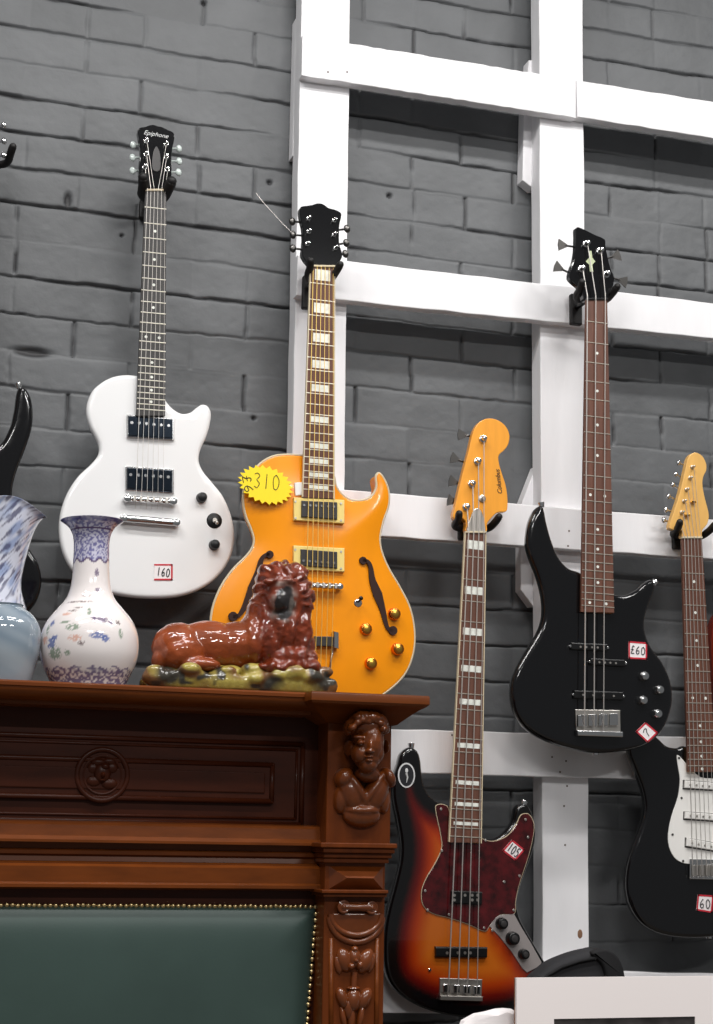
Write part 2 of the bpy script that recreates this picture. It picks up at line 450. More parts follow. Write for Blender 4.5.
def neck_build(root, yF, nl, nr, el, er, bridge, nfret, fb_mat, inlay, scale_from, binding=False, rise=.012, back_mat=None, dots=None, inlay_size=None, nut_mat='binding'):
    """fretboard between nut corners nl,nr and end corners el,er (pixels), frets spaced by ear towards bridge"""
    yB = yF-rise
    NL, NR, EL, ER = [Vector(U2(*p, yB)) for p in (nl, nr, el, er)]
    bmn = BM()
    N = (NL+NR)/2; E = (EL+ER)/2; BR = Vector(U2(*bridge, yB)); S0 = Vector(U2(*scale_from, yB))
    ax = (E-N).normalized(); side = Vector((-ax.y, ax.x))
    if side.x < 0: side = -side
    wN = (NR-NL).length/2; wE = (ER-EL).length/2; Ln = (E-N).length
    # neck back: half-round shaft
    rings = []
    for k in range(13):
        t = k/12; c = N.lerp(E, t); w = wN+(wE-wN)*t; dep = .016+.004*t
        ring = []
        for j in range(13):
            a = PI*j/12; p = c+side*(w*.97*math.cos(a))
            ring.append((p.x, yB+.005+dep*math.sin(a), p.y))
        rings.append(ring)
    add_loft(bmn, rings)
    obj('neck', bmn, back_mat or M['neck_wood'], root, smooth=40)
    # fretboard
    bm = BM(); add_poly_prism(bm, [tuple(NL), tuple(EL), tuple(ER), tuple(NR)], yB, yB+.0065, .0012)
    fb = obj('fretboard', bm, fb_mat, root)
    if binding:
        for s in (-1, 1):
            bm = BM(); a0 = N+side*s*(wN-.0012); a1 = N+side*s*(wN+.0009); b0 = E+side*s*(wE-.0012); b1 = E+side*s*(wE+.0009)
            add_poly_prism(bm, [tuple(a0), tuple(b0), tuple(b1), tuple(a1)], yB-.0006, yB+.006)
            obj('edge_binding', bm, M['binding'], fb)
    # nut
    bm = BM(); q = [NL-ax*.004, NL, NR, NR-ax*.004]
    add_poly_prism(bm, [tuple(p) for p in q], yB-.003, yB+.004, .0008); obj('nut', bm, M[nut_mat], root)
    SL = (BR-S0).length
    off = (S0-N).dot(ax)
    fpos = lambda k: off+SL*(1-2**(-k/12))
    for k in range(1, nfret+1):
        d = fpos(k)
        if d > Ln-.002: break
        c = N+ax*d; w = wN+(wE-wN)*d/Ln
        bm = BM(); a = c-side*w*.985; b = c+side*w*.985
        add_tube(bm, [(a.x, yB-.0002, a.y), (b.x, yB-.0002, b.y)], .0010, 6)
        obj('fret', bm, M['fret'], fb)
    for k in inlay:
        d = (fpos(k-1)+fpos(k))/2
        if d > Ln-.003 or d < 0: continue
        c = N+ax*d; w = wN+(wE-wN)*d/Ln
        if dots:
            cs = [c-side*w*.5, c+side*w*.5] if k in (12, 24) else [c]
            for q in cs:
                bm = BM(); add_cyl(bm, (q.x, yB+.001, q.y), (0, -1, 0), dots, .0015, 14); obj('position_marker', bm, M['pearl'], fb)
        else:
            hh = (fpos(k)-fpos(k-1))*(inlay_size[1] if inlay_size[1] > 0 else 0)/2 or -inlay_size[1]/2
            hw = w*inlay_size[0]
            q = [c-side*hw-ax*hh, c+side*hw-ax*hh, c+side*hw+ax*hh, c-side*hw+ax*hh]
            bm = BM(); add_poly_prism(bm, [tuple(p) for p in q], yB-.0004, yB+.001); obj('position_marker', bm, M['pearl'], fb)
    return dict(fb=fb, yB=yB, N=N, E=E, ax=ax, side=side, wN=wN, wE=wE, BR=BR)
def strings(root, K, n, spread_n, spread_b, tail, posts, yH, y_br, r0=.0011, r1=.0006, m=None, nuts=None):
    """strings from the posts over the nut to the bridge and tail (pixels on the string plane)"""
    for i in range(n):
        t = (i/(n-1) if n > 1 else .5)-.5
        a = K['N']+K['side']*(t*2*spread_n*K['wN'])
        BRl = K['BR']; b = BRl+K['side']*(t*2*spread_b)
        pts = []
        if posts:
            p = posts[i]; pts.append((p[0], yH-.008, p[1]))
        pts += [(a.x, K['yB']-.0035, a.y), (b.x, y_br, b.y)]
        if tail is not None:
            c = b+K['ax']*tail; pts.append((c.x, y_br+.006, c.y))
        bm = BM(); add_tube(bm, pts, r0+(r1-r0)*i/max(1, n-1), 6)
        obj('string', bm, m or M['string'], root)
def knob(root, px, y, r, h, m, label=None, taper=.85, name='control_knob', cap=None, dome=.15):
    c = U(px[0], px[1], y)
    bm = BM(); add_cyl(bm, (c.x, y+.001, c.z), (0, -1, 0), r, h, 24, r2=r*taper, bev=r*dome)
    k = obj(name, bm, m, root, smooth=40, label=label)
    if cap:
        bm = BM(); add_cyl(bm, (c.x, y-h+.001, c.z), (0, -1, 0), r*.5, .0015, 18, bev=.0004); obj('knob_cap', bm, cap, k, smooth=40)
    return k
def hanger(label, px, y_plank, y_front, half, thick=.0075, m='black_rubber', group='guitar hangers on the wall and lattice', base=(.02, .035), spread=1.0, drop=.0):
    """wall hook: base block, stem and two padded arms cradling the neck at px"""
    c = U(px[0], px[1], y_front)
    loc = Vector((c.x, y_plank, c.z))
    h = thing('guitar_hanger', loc, label, 'guitar hanger', group)
    bm = BM(); add_box(bm, c.x-base[0], c.x+base[0], y_plank-.014, y_plank, c.z-base[1]-drop, c.z+base[1]-drop, .003)
    obj('base_block', bm, M[m], h)
    ys = y_front+.028
    bm = BM(); add_tube(bm, [(c.x, y_plank-.008, c.z-.004), (c.x, ys+.012, c.z-.004)], .006, 10)
    obj('stem', bm, M['black_plastic'], h, smooth=40)
    for s in (-1, 1):
        x1 = c.x+s*half*.62; x2 = c.x+s*half*spread
        pts = smooth_open([(c.x, ys+.008, c.z-.006), (x1, ys+.006, c.z-.008), (x2, ys-.008, c.z-.006), (x2+s*.003, y_front-.006, c.z+.001), (x2+s*.006, y_front-.020, c.z+.010)], 5)
        bm = BM(); add_tube(bm, pts, [thick]*(len(pts)-1)+[thick*.8], 10)
        add_ball(bm, pts[-1], thick*.96, sub=2)
        obj('arm', bm, M[m], h, smooth=40)
    return h

# ================================================================== SETTING
def vnoise(x, z, seed):
    g = np.random.default_rng(seed).random((256, 256))
    xi = np.floor(x).astype(int); zi = np.floor(z).astype(int); fx = x-xi; fz = z-zi
    fx = fx*fx*(3-2*fx); fz = fz*fz*(3-2*fz)
    q = lambda a, b: g[a % 256, b % 256]
    return (q(xi, zi)*(1-fx)+q(xi+1, zi)*fx)*(1-fz)+(q(xi, zi+1)*(1-fx)+q(xi+1, zi+1)*fx)*fz
def build_wall():
    xa = np.concatenate([np.linspace(-.6, .05, 50)[:-1], np.linspace(.05, 1.95, 600), np.linspace(1.95, 2.7, 60)[1:]])
    za = np.concatenate([np.linspace(0, .55, 30)[:-1], np.linspace(.55, 3.0, 1150), np.linspace(3.0, 3.3, 30)[1:]])
    nx, nz = len(xa), len(za)
    X, Z = np.meshgrid(xa, za)
    H = .075; Lb = .236
    Zw = Z+.012*(vnoise(X*1.6+5, Z*1.2, 1)-.5)+.006*(vnoise(X*9, Z*6, 2)-.5)+.003*(vnoise(X*40, Z*25, 12)-.5)
    zref = U(100, 250, 0).z
    v = (Zw-zref)/H; row = np.floor(v).astype(int); fv = (v-row)*H
    rr = np.random.default_rng(3)
    offs = rr.random(400)*.05; widj = rr.random((400, 80))
    u = (X+.004*(vnoise(X*30, Z*30, 4)-.5))/Lb+(row % 2)*.5+offs[row+200]
    cl = np.floor(u).astype(int); fu = (u-cl)*Lb
    split = widj[(row+200) % 400, (cl+20) % 80]             # some bricks are laid as headers
    fu2 = np.where(split > .8, np.where(fu < Lb/2, fu, fu-Lb/2), fu); Lc = np.where(split > .8, Lb/2, Lb)
    dh = np.minimum(fv, H-fv); dv = np.minimum(fu2, Lc-fu2)
    # how open each joint is: paint and old mortar fill many of them
    jr = np.round(v)
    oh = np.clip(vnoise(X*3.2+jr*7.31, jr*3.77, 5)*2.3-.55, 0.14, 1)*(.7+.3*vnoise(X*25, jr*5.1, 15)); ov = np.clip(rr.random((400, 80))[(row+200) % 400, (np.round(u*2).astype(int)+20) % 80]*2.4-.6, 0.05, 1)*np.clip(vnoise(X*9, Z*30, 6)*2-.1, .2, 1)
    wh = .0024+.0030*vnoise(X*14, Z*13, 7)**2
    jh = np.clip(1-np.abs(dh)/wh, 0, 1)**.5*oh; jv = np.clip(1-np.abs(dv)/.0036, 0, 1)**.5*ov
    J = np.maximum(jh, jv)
    tilt = (rr.random((400, 80))[(row+200) % 400, (cl+20) % 80]-.5)
    Y = -.003*tilt*np.clip(np.minimum(dh, dv)/.006, 0, 1)+.0075*J
    # soft rounded arrises
    e = np.minimum(dh, dv); Y += .0014*np.exp(-(e/.006)**2)*np.where(dh < dv, np.maximum(oh, .25), np.maximum(ov, .15))
    Y += .0014*(vnoise(X*22, Z*28, 8)-.5)+.0007*(vnoise(X*70, Z*80, 9)-.5)
    for px, py, r in ((68, 200, .012), (270, 182, .006), (254, 418, .005), (390, 195, .006), (204, 2, .006), (122, 235, .004), (32, 352, .018)):
        c = U(px, py, 0); d = np.hypot((X-c.x)*(1.6 if r == .012 else .45 if r == .018 else 1), (Z-c.z)*(.7 if r == .012 else 1.8 if r == .018 else 1)); g = np.exp(-(d/r)**4); Y += .007*g; J = np.maximum(J, g)
    verts = np.stack([X, Y+.002, Z], -1).reshape(-1, 3).astype(np.float32)
    idx = np.arange(nx*nz).reshape(nz, nx)
    q = np.stack([idx[:-1, :-1], idx[:-1, 1:], idx[1:, 1:], idx[1:, :-1]], -1).reshape(-1, 4)
    me = bpy.data.meshes.new('wall_back')
    me.vertices.add(len(verts)); me.vertices.foreach_set('co', verts.ravel())
    me.loops.add(q.size); me.loops.foreach_set('vertex_index', q.ravel().astype(np.int32))
    me.polygons.add(len(q)); me.polygons.foreach_set('loop_start', np.arange(0, q.size, 4, dtype=np.int32))
    me.polygons.foreach_set('use_smooth', np.ones(len(q), bool))
    me.update(calc_edges=True)
    # paint on the bricks, unpainted dark mortar where a joint is open
    ca = me.color_attributes.new('Col', 'FLOAT_COLOR', 'POINT')
    tone = .92+.16*rr.random((400, 80))[(row+200) % 400, (cl+20) % 80]
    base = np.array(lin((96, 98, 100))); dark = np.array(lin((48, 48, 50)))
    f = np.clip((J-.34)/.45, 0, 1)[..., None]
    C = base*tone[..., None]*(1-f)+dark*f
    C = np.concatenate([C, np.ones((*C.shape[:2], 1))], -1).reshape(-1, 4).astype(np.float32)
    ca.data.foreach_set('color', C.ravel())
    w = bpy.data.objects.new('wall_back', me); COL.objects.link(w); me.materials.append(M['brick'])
    tag(w, 'dark grey painted brick wall behind the guitars', 'wall', kind='structure')
build_wall()
bm = BM(); add_box(bm, -.6, 2.7, -3.6, .0, -.05, 0)
tag(obj('floor', bm, M['floor']), 'plain shop floor below the wall display', 'floor', kind='structure')

# ---------------------------------------------------------------- lattice
Y_POST, Y_PLANK, TH = -.075, -.099, .024
lat = thing('timber_lattice', U(440, 500, -.03), 'white painted timber lattice of crossing boards fixed on the dark brick wall', 'lattice')
def rough_board(name, pts, y0, y1, seed, axis):
    """sawn board: 4 corner points (x,z), edges a little wavy"""
    r = random.Random(seed); bm = BM()
    a, b, c, d = [Vector(p) for p in pts]                   # a-b one long edge, d-c the other
    n = 40
    e0 = [a.lerp(b, i/n)+Vector((r.uniform(-1, 1), r.uniform(-1, 1)))*.0010 for i in range(n+1)]
    e1 = [d.lerp(c, i/n)+Vector((r.uniform(-1, 1), r.uniform(-1, 1)))*.0010 for i in range(n+1)]
    poly = [tuple(p) for p in e0]+[tuple(p) for p in e1[::-1]]
    add_poly_prism(bm, poly, y0, y1, .002)
    return obj(name, bm, M['board'], lat)
def extend(p, q, z):
    t = (z-p[1])/(q[1]-p[1]); return (p[0]+(q[0]-p[0])*t, z)
def post(lt, lb, rt, rb, seed):
    LT, LB, RT_, RB = [U2(*p, Y_POST) for p in (lt, lb, rt, rb)]
    rough_board('post', [extend(LT, LB, .02), extend(LT, LB, 3.1), extend(RT_, RB, 3.1), extend(RT_, RB, .02)], Y_POST, -.03, seed, 'z')
post((301, 35), (292, 455), (350, 35), (345, 455), 1)
post((539, 0), (543, 950), (583, 0), (589.5, 950), 2)
def plank(tl, tr, bl, br, x_l, x_r, seed, y=Y_PLANK):
    TL, TR, BL, BR = [Vector(U2(*p, y)) for p in (tl, tr, bl, br)]
    ex = lambda a, b, x: tuple(a+(b-a)*((x-a.x)/(b.x-a.x)))
    rough_board('rail', [ex(TL, TR, x_l), ex(TL, TR, x_r), ex(BL, BR, x_r), ex(BL, BR, x_l)], y, Y_POST, seed, 'x')
xl = lambda px, py: U(px, py, Y_PLANK).x
plank((350.5, 43.2), (713, 101.8), (302.6, 75.6), (713, 138.8), xl(302, 60), xl(576, 95), 3)
plank((350.5, 43.2), (713, 101.8), (302.6, 74.6), (713, 137.8), xl(577, 95), 2.6, 4)
plank((346.4, 260.8), (713, 303), (334.6, 299.5), (713, 338.5), xl(297, 280), 2.6, 5)
plank((344, 489.7), (663, 515.6), (382, 536), (681, 557), xl(294, 500), 2.6, 6)
plank((394, 729), (674, 736.5), (390, 772.5), (634.5, 779), xl(294, 730), 2.6, 7)
plank((390, 966), (713, 974), (400, 1013), (713, 1020), xl(294, 970), 2.6, 8)
def block(pxs, seed):
    bm = BM(); add_poly_prism(bm, P2(pxs, -.03), -.03, 0, .002); obj('backing_block', bm, M['board'], lat)
block([(296, 18), (340, 18), (340, 156), (292.5, 156)], 1)
block([(529, 60), (575, 60), (575, 188), (533, 188), (522.5, 180), (524, 110)], 2)
block([(536, 466), (575, 466), (575, 606), (533, 606), (521, 590), (521, 505)], 3)

for i, (a, b, y) in enumerate(((552, 757, Y_PLANK), (566, 761, Y_PLANK), (560, 772, Y_PLANK), (564, 806, Y_POST), (567, 786, Y_POST), (565, 845, Y_POST), (328, 72, Y_PLANK), (347, 72, Y_PLANK), (569, 531, Y_PLANK), (568, 546, Y_PLANK), (452, 735, Y_PLANK))):
    p = U(a, b, y); bm = BM(); add_cyl(bm, (p.x, y+.001, p.z), (0, -1, 0), .0020, .0016, 10); obj('nail_head', bm, M['rust'], lat, label='rusty nail head')
p = U(580, 934, Y_POST); bm = BM(); add_ball(bm, (p.x, Y_POST, p.z), .0055, .0012, .009); obj('knot', bm, M['knot'], lat, label='brown knot showing through the paint')

# ================================================================== WHITE GUITAR
def white_guitar():
    yF = -.115
    g = thing('electric_guitar', U(150, 600, yF), 'white single-cutaway electric guitar with black headstock, hung on bare brick at the left', 'guitar', 'guitars on the wall')
    o = T(40, 360, 3.241, [(313, 48), (280, 46), (240, 52), (205, 68), (172, 97), (154, 138), (152, 175), (163, 215), (180, 248), (191, 275), (190, 305), (165, 337), (125, 375), (90, 428), (68, 490), (62, 550), (72, 615), (98, 672), (140, 718), (200, 748), (280, 766), (360, 772), (440, 768), (505, 750), (560, 718), (602, 672), (626, 618), (632, 560), (621, 500), (595, 440), (560, 395), (530, 358), (517, 325), (522, 290), (540, 250), (553, 205), (556, 168), (545, 147), (527, 142), (508, 153), (488, 168), (462, 172), (435, 158), (414, 136), (405, 118), (403, 90), (380, 60), (345, 50)])
    body_mesh('body', smooth_closed(P2(o, yF), 5), yF, .040, .008, M['white_lacquer'], g, back_bev=.028, label='glossy white single-cutaway body')
    K = neck_build(g, yF, T(40, 110, 3.241, [(341, 263)])[0], T(40, 110, 3.241, [(410, 263)])[0], (40+312/3.241, 360+180/3.241), (40+406/3.241, 360+180/3.241), (40+355/3.241, 360+448/3.241), 22, M['ebony'], (3, 5, 7, 9, 12, 15, 17, 19, 21), (156, 191.5), dots=.0028, back_mat=M['black_lacquer'])
    yH = yF-.006
    hs = T(120, 115, 9.507, [(168, 152), (185, 122), (240, 110), (280, 96), (320, 92), (355, 103), (400, 112), (450, 138), (500, 160), (519, 190), (511, 260), (497, 330), (490, 420), (492, 500), (490, 580), (470, 660), (440, 715), (432, 745), (246, 745), (240, 715), (205, 640), (182, 560), (182, 470), (193, 370), (188, 280), (176, 200)])
    bm = BM(); add_poly_prism(bm, smooth_closed(P2(hs, yH), 3), yH, yH+.014, .0015)
    h = obj('headstock', bm, M['black_lacquer'], g)
    letters('maker_lettering', 'Epiphone', U2(120+340/9.507, 115+185/9.507, yH), .0125, -.03, yH-.0003, M['glyph'], h, shear=.35, squash=1.05)
    bm = BM(); add_poly_prism(bm, smooth_closed(P2(T(120, 115, 9.507, [(345, 300), (375, 350), (385, 440), (380, 520), (345, 540), (310, 520), (305, 440), (318, 350)]), yH), 3), yH-.0015, yH, .0006); obj('truss_rod_cover', bm, M['grey_plastic'], h)
    pl = [(232, 505), (245, 380), (248, 255), (435, 285), (437, 408), (447, 530)]
    pp = [U2(120+a/9.507, 115+b/9.507, yH) for a, b in pl]
    for p in pp: tuner_post(h, p, yH, M['chrome'])
    for a, b in ((125, 285), (120, 405), (120, 530), (560, 320), (562, 440), (556, 545)):
        rt = U2(120+(185 if a < 300 else 495)/9.507, 115+b/9.507, yH+.018); tp = U2(120+a/9.507, 115+b/9.507, yH+.018)
        tuner_key(h, rt, tp, yH+.018, M['pearloid'], .0092, .006)
    strings(g, K, 6, .82, .026, .02, pp, yH, yF-.014, .0006, .0003)
    for q in ([(280, 177), (434, 190), (434, 262), (280, 252)], [(276, 345), (433, 355), (433, 435), (276, 424)]):
        c = [(sum(p[0] for p in q)/4), (sum(p[1] for p in q)/4)]
        r = quad('pickup_ring', 40, 360, 3.241, q, yF, .004, M['chrome'], g, .0015)
        q2 = [(c[0]+(p[0]-c[0])*.93, c[1]+(p[1]-c[1])*.88) for p in q]
        quad('pickup', 40, 360, 3.241, q2, yF-.004, .005, M['dark_mirror'], g, .0025)
        for i in range(6):
            t = (i+.5)/6; px = q2[0][0]+(q2[1][0]-q2[0][0])*t; py = q2[0][1]+(q2[1][1]-q2[0][1])*t+(q2[3][1]-q2[0][1])*.30
            p = U(40+px/3.241, 360+py/3.241, yF-.009); bm = BM(); add_cyl(bm, (p.x, yF-.008, p.z), (0, -1, 0), .0030, .0024, 12); obj('pole_screw', bm, M['chrome'], g)
    for nm, a, b, hh in (('bridge', (280, 452), (428, 462), 12), ('tailpiece', (268, 516), (438, 530), 13)):
        A = U(40+a[0]/3.241, 360+a[1]/3.241, yF); B = U(40+b[0]/3.241, 360+b[1]/3.241, yF)
        bm = BM(); add_tube(bm, [(A.x, yF-.008, A.z), ((A.x+B.x)/2, yF-.010, (A.z+B.z)/2), (B.x, yF-.008, B.z)], .0056 if nm == 'bridge' else .0072, 12)
        for P in (A, B): add_cyl(bm, (P.x, yF+.001, P.z), (0, -1, 0), .0075, .017, 16, bev=.0015)
        br = obj(nm, bm, M['chrome'], g, smooth=40)
        if nm == 'bridge':
            for i in range(6):
                t = .15+.7*i/5; p = A.lerp(B, t); bm = BM(); add_box(bm, p.x-.0022, p.x+.0022, yF-.0165, yF-.010, p.z-.005, p.z+.005, .0006); obj('saddle', bm, M['satin'], br)
    knob(g, (40+523/3.241, 360+447/3.241), yF, .0105, .014, M['black_plastic'])
    knob(g, (40+564/3.241, 360+600/3.241), yF, .0105, .014, M['black_plastic'])
    k = knob(g, (40+565/3.241, 360+521/3.241), yF, .0155, .003, M['black_plastic'], name='switch_plate', taper=.97)
    c = U(40+565/3.241, 360+521/3.241, yF); bm = BM(); add_cyl(bm, (c.x, yF-.001, c.z), (0, -1, 0), .0045, .005, 16); add_tube(bm, [(c.x, yF-.004, c.z), (c.x+.002, yF-.014, c.z-.006)], .002, 8); add_ball(bm, (c.x+.002, yF-.015, c.z-.0065), .0035)
    obj('switch_lever', bm, M['satin'], k, smooth=40)
    sticker(g, T(40, 360, 3.241, [(370, 661), (430, 661), (430, 714), (370, 714)]), yF, '160', -.08, .75, .5, sides=(0, 1, 2))
white_guitar()
hanger('small black guitar hanger holding the white guitar against the brick', (155.5, 188), 0, -.125, .022, base=(.012, .02), thick=.0105)

# ================================================================== ORANGE HOLLOW-BODY
def orange_guitar():
    yF = -.19
    g = thing('electric_guitar', U(315, 706, yF), 'amber orange hollow-body guitar with f-holes and a yellow star price tag', 'guitar', 'guitars on the wall')
    T4 = lambda pts: T(190, 440, 2.971, pts)
    o = T4([(340, 46), (290, 43), (248, 48), (212, 68), (180, 102), (162, 145), (160, 190), (168, 228), (182, 262), (191, 296), (185, 322), (165, 348), (128, 385), (92, 438), (68, 500), (62, 560), (72, 625), (98, 690), (140, 742), (205, 780), (290, 802), (380, 808), (465, 800), (540, 775), (600, 736), (642, 690), (664, 632), (668, 570), (655, 500), (625, 438), (592, 382), (571, 332), (565, 290), (575, 240), (591, 192), (591, 152), (579, 118), (563, 98), (554, 106), (555, 138), (543, 164), (517, 178), (482, 178), (455, 163), (436, 138), (428, 105), (410, 70), (375, 50)])
    out = smooth_closed(P2(o, yF), 5)
    body_mesh('body', out, yF, .058, .004, M['amber'], g, back_bev=.045, dome=lambda d: .010*(1-(1-min(max(d, .004)/.10, 1))**2), label='amber orange arched body')
    # binding: a thin cream bead along the front edge
    bm = BM(); nm = normals2(out)
    add_tube(bm, [(p[0], yF+.003, p[1]) for p in out], .0026, 6, closed=True); obj('edge_binding', bm, M['binding'], g, smooth=True, label='thin cream binding along the body edge')
    yT = yF-.0095
    K = neck_build(g, yF, (310.6, 267), (334.8, 267.5), (302.6, 497.5), (334.2, 498.5), (319, 589), 21, M['rosewood'], (1, 3, 5, 7, 9, 12, 15, 17, 19, 21), (322.5, 266.5), binding=True, rise=.018, inlay_size=(.62, .62), back_mat=M['neck_wood'])
    yH = yF-.010
    hs = T(285, 195, 10.19, [(150, 142), (168, 116), (230, 106), (280, 99), (320, 85), (370, 85), (410, 105), (440, 128), (500, 145), (550, 165), (575, 190), (570, 240), (556, 300), (552, 400), (555, 500), (585, 600), (570, 660), (520, 715), (500, 735), (266, 735), (235, 700), (195, 650), (172, 600), (180, 520), (186, 430), (180, 330), (164, 260), (152, 200)])
    bm = BM(); add_poly_prism(bm, smooth_closed(P2(hs, yH), 3), yH, yH+.015, .0015)
    h = obj('headstock', bm, M['black_lacquer'], g)
    pl = [(225, 505), (240, 380), (237, 245), (500, 265), (497, 410), (512, 545)]
    pp = [U2(285+a/10.19, 195+b/10.19, yH) for a, b in pl]
    for p in pp: tuner_post(h, p, yH, M['chrome'], .0042)
    for a, b, s in ((75, 270, 'p'), (82, 405, 'o'), (80, 545, 'o'), (632, 345, 'p'), (625, 490, 'o'), (615, 600, 'o')):
        rt = U2(285+(180 if a < 300 else 555)/10.19, 195+(b+10)/10.19, yH+.016); tp = U2(285+a/10.19, 195+b/10.19, yH+.016)
        tuner_key(h, rt, tp, yH+.016, M['dark_chrome'], .0098, .007)
    strings(g, K, 6, .82, .026, .16, None, yH, yF-.026, .0008, .0005, m=M['string_bronze'])
    bm = BM(); add_tube(bm, [(*(lambda p: (p.x, p.y, p.z))(U(a, b, yH-.01)),) for a, b in ((291, 232), (283, 224), (272, 212), (262, 201), (256, 193))], .0006, 5); obj('loose_string_end', bm, M['string'], h)
    for ring, inn in (([(306, 172), (456, 180), (456, 250), (306, 240)], [(330, 181), (436, 186), (436, 237), (330, 229)]), ([(305, 315), (456, 323), (456, 393), (305, 385)], [(328, 325), (436, 333), (436, 382), (328, 374)])):
        r = quad('pickup_ring', 190, 440, 2.971, ring, yT, .007, M['cream'], g, .0015, back=.008, label='cream plastic pickup surround')
        quad('pickup', 190, 440, 2.971, inn, yT-.007, .004, M['grey_plastic'], g, .0012)
        for q in ring:
            c = [sum(p[0] for p in ring)/4, sum(p[1] for p in ring)/4]; p = U(190+(c[0]+(q[0]-c[0])*.9)/2.971, 440+(c[1]+(q[1]-c[1])*.72)/2.971, yT-.007)
            bm = BM(); add_cyl(bm, (p.x, yT-.0065, p.z), (0, -1, 0), .0022, .0016, 10); obj('ring_screw', bm, M['satin'], r)
        row = .26 if ring[0][1] < 200 else .68
        for i in range(6):
            t = (i+.5)/6; px = inn[0][0]+(inn[1][0]-inn[0][0])*t; py = inn[0][1]+(inn[1][1]-inn[0][1])*t+(inn[3][1]-inn[0][1])*row
            p = U(190+px/2.971, 440+py/2.971, yT-.011); bm = BM(); add_cyl(bm, (p.x, yT-.0105, p.z), (0, -1, 0), .0024, .0022, 10); obj('pole_screw', bm, M['chrome'], g)
    A = U(190+322/2.971, 440+432/2.971, yT); B = U(190+440/2.971, 440+438/2.971, yT)
    bm = BM(); add_tube(bm, [(A.x, yT-.011, A.z), (B.x, yT-.011, B.z)], .0055, 10)
    for P in (A, B): add_cyl(bm, (P.x, yT+.004, P.z), (0, -1, 0), .006, .02, 16, bev=.001)
    br = obj('bridge', bm, M['chrome'], g, smooth=40)
    for i in range(6):
        p = A.lerp(B, .12+.76*i/5); bm = BM(); add_box(bm, p.x-.0024, p.x+.0024, yT-.018, yT-.009, p.z-.005, p.z+.005, .0006); obj('saddle', bm, M['satin'], br)
    # trapeze tailpiece: dark cross bar with chrome end and wire legs to the strap end
    quad('tailpiece', 190, 440, 2.971, [(318, 583), (428, 585), (428, 614), (318, 612)], yT-.006, .006, M['grey_plastic'], g, .001)
    quad('tailpiece_end', 190, 440, 2.971, [(421, 570), (437, 574), (437, 622), (421, 618)], yT-.002, .012, M['chrome'], g, .002)
    bm = BM()
    for a, b in (((424, 615), (412, 690)), ((412, 690), (396, 800)), ((322, 610), (340, 700)), ((340, 700), (352, 800))):
        p, q = U(190+a[0]/2.971, 440+a[1]/2.971, yT), U(190+b[0]/2.971, 440+b[1]/2.971, yT); add_tube(bm, [(p.x, yT-.004, p.z), (q.x, yT-.002, q.z)], .0022, 8)
    obj('tailpiece_wire', bm, M['chrome'], g, smooth=True)
    def fhole(pts, widths, ends):
        P = smooth_open([Vector(U2(190+a/2.971, 440+b/2.971, yT)) for a, b in pts], 6); n = len(P); s = 1/2.971/505
        bm = BM(); Lr, Rr = [], []
        for i, p in enumerate(P):
            t = i/(n-1)*(len(widths)-1); k = min(int(t), len(widths)-2); w = (widths[k]+(widths[k+1]-widths[k])*(t-k))*s
            d = (P[min(i+1, n-1)]-P[max(i-1, 0)]).normalized(); nn = Vector((-d.y, d.x)); Lr.append(tuple(p+nn*w/2)); Rr.append(tuple(p-nn*w/2))
        add_poly_prism(bm, Lr+Rr[::-1], yT-.0012, yT+.003)
        for c, r in ends:
            q = U(190+c[0]/2.971, 440+c[1]/2.971, yT); add_cyl(bm, (q.x, yT+.003, q.z), (0, -1, 0), r*s, .0042, 18)
        obj('f_hole', bm, M['hole'], g)
    fhole([(514, 357), (528, 361), (537, 378), (542, 415), (557, 458), (571, 500), (582, 545), (590, 562), (603, 567)], [8, 10, 12, 18, 28, 18, 12, 10, 9], [((514, 358), 11), ((603, 566), 13)])
    fhole([(238, 340), (224, 342), (212, 356), (202, 395), (187, 440), (168, 485), (152, 513), (140, 524), (127, 525)], [8, 10, 12, 18, 28, 18, 12, 10, 9], [((237, 340), 11), ((128, 524), 13)])
    for c, r in (((605, 518), .0125), ((520, 563), .0125), ((615, 622), .0125), ((535, 665), .0125)):
        knob(g, (190+c[0]/2.971, 440+c[1]/2.971), yF-.006, r, .013, M['copper_knob'], cap=M['gold'], label='copper coloured knob')
    k = knob(g, (190+499/2.971, 440+484/2.971), yT+.001, .009, .003, M['chrome'], name='switch_plate')
    c = U(190+500/2.971, 440+480/2.971, yT); bm = BM(); add_tube(bm, [(c.x, yT-.001, c.z), (c.x, yT-.016, c.z+.004)], .0025, 8); add_ball(bm, (c.x, yT-.017, c.z+.004), .0042); obj('switch_lever', bm, M['black_plastic'], k, smooth=True)
    quad('highlight_patch', 190, 440, 2.971, [(309, 128), (331, 126), (333, 164), (312, 166)], yT, .004, M['white_plastic'], g, .001, back=.006, label='small white patch standing in for a highlight beside the neck')  # white plate put in as the highlight beside the neck
    # star price tag
    yS = yF-.016; c = Vector(U2(235+315/10.18, 450+355/10.18, yS)); e = Vector(U2(235+600/10.18, 450+355/10.18, yS)); v = Vector(U2(235+315/10.18, 450+155/10.18, yS))
    rx, rz = (e-c).length, (v-c).length; pts = []
    for i in range(48):
        a = i/48*2*PI+.1; k = 1 if i % 2 == 0 else .84; pts.append((c.x+rx*k*math.cos(a)-.06*rz*k*math.sin(a), c.y+rz*k*math.sin(a)-.08*rx*k*math.cos(a)))
    bm = BM(); add_poly_prism(bm, pts, yS, yS+.0012); s = obj('star_price_tag', bm, M['starpaper'], g, label='yellow starburst price tag')
    scribble('handwritten_price', '310', c+Vector((.02*rx, .18*rz)), rx*1.0, rz*.75, -.03, yS-.0004, .0007, M['ink'], s)
    scribble('scribbled_note', '£6', c+Vector((-.64*rx, -.02*rz)), rz*1.0, rx*.30, -1.35, yS-.0004, .0008, M['ink'], s)
orange_guitar()
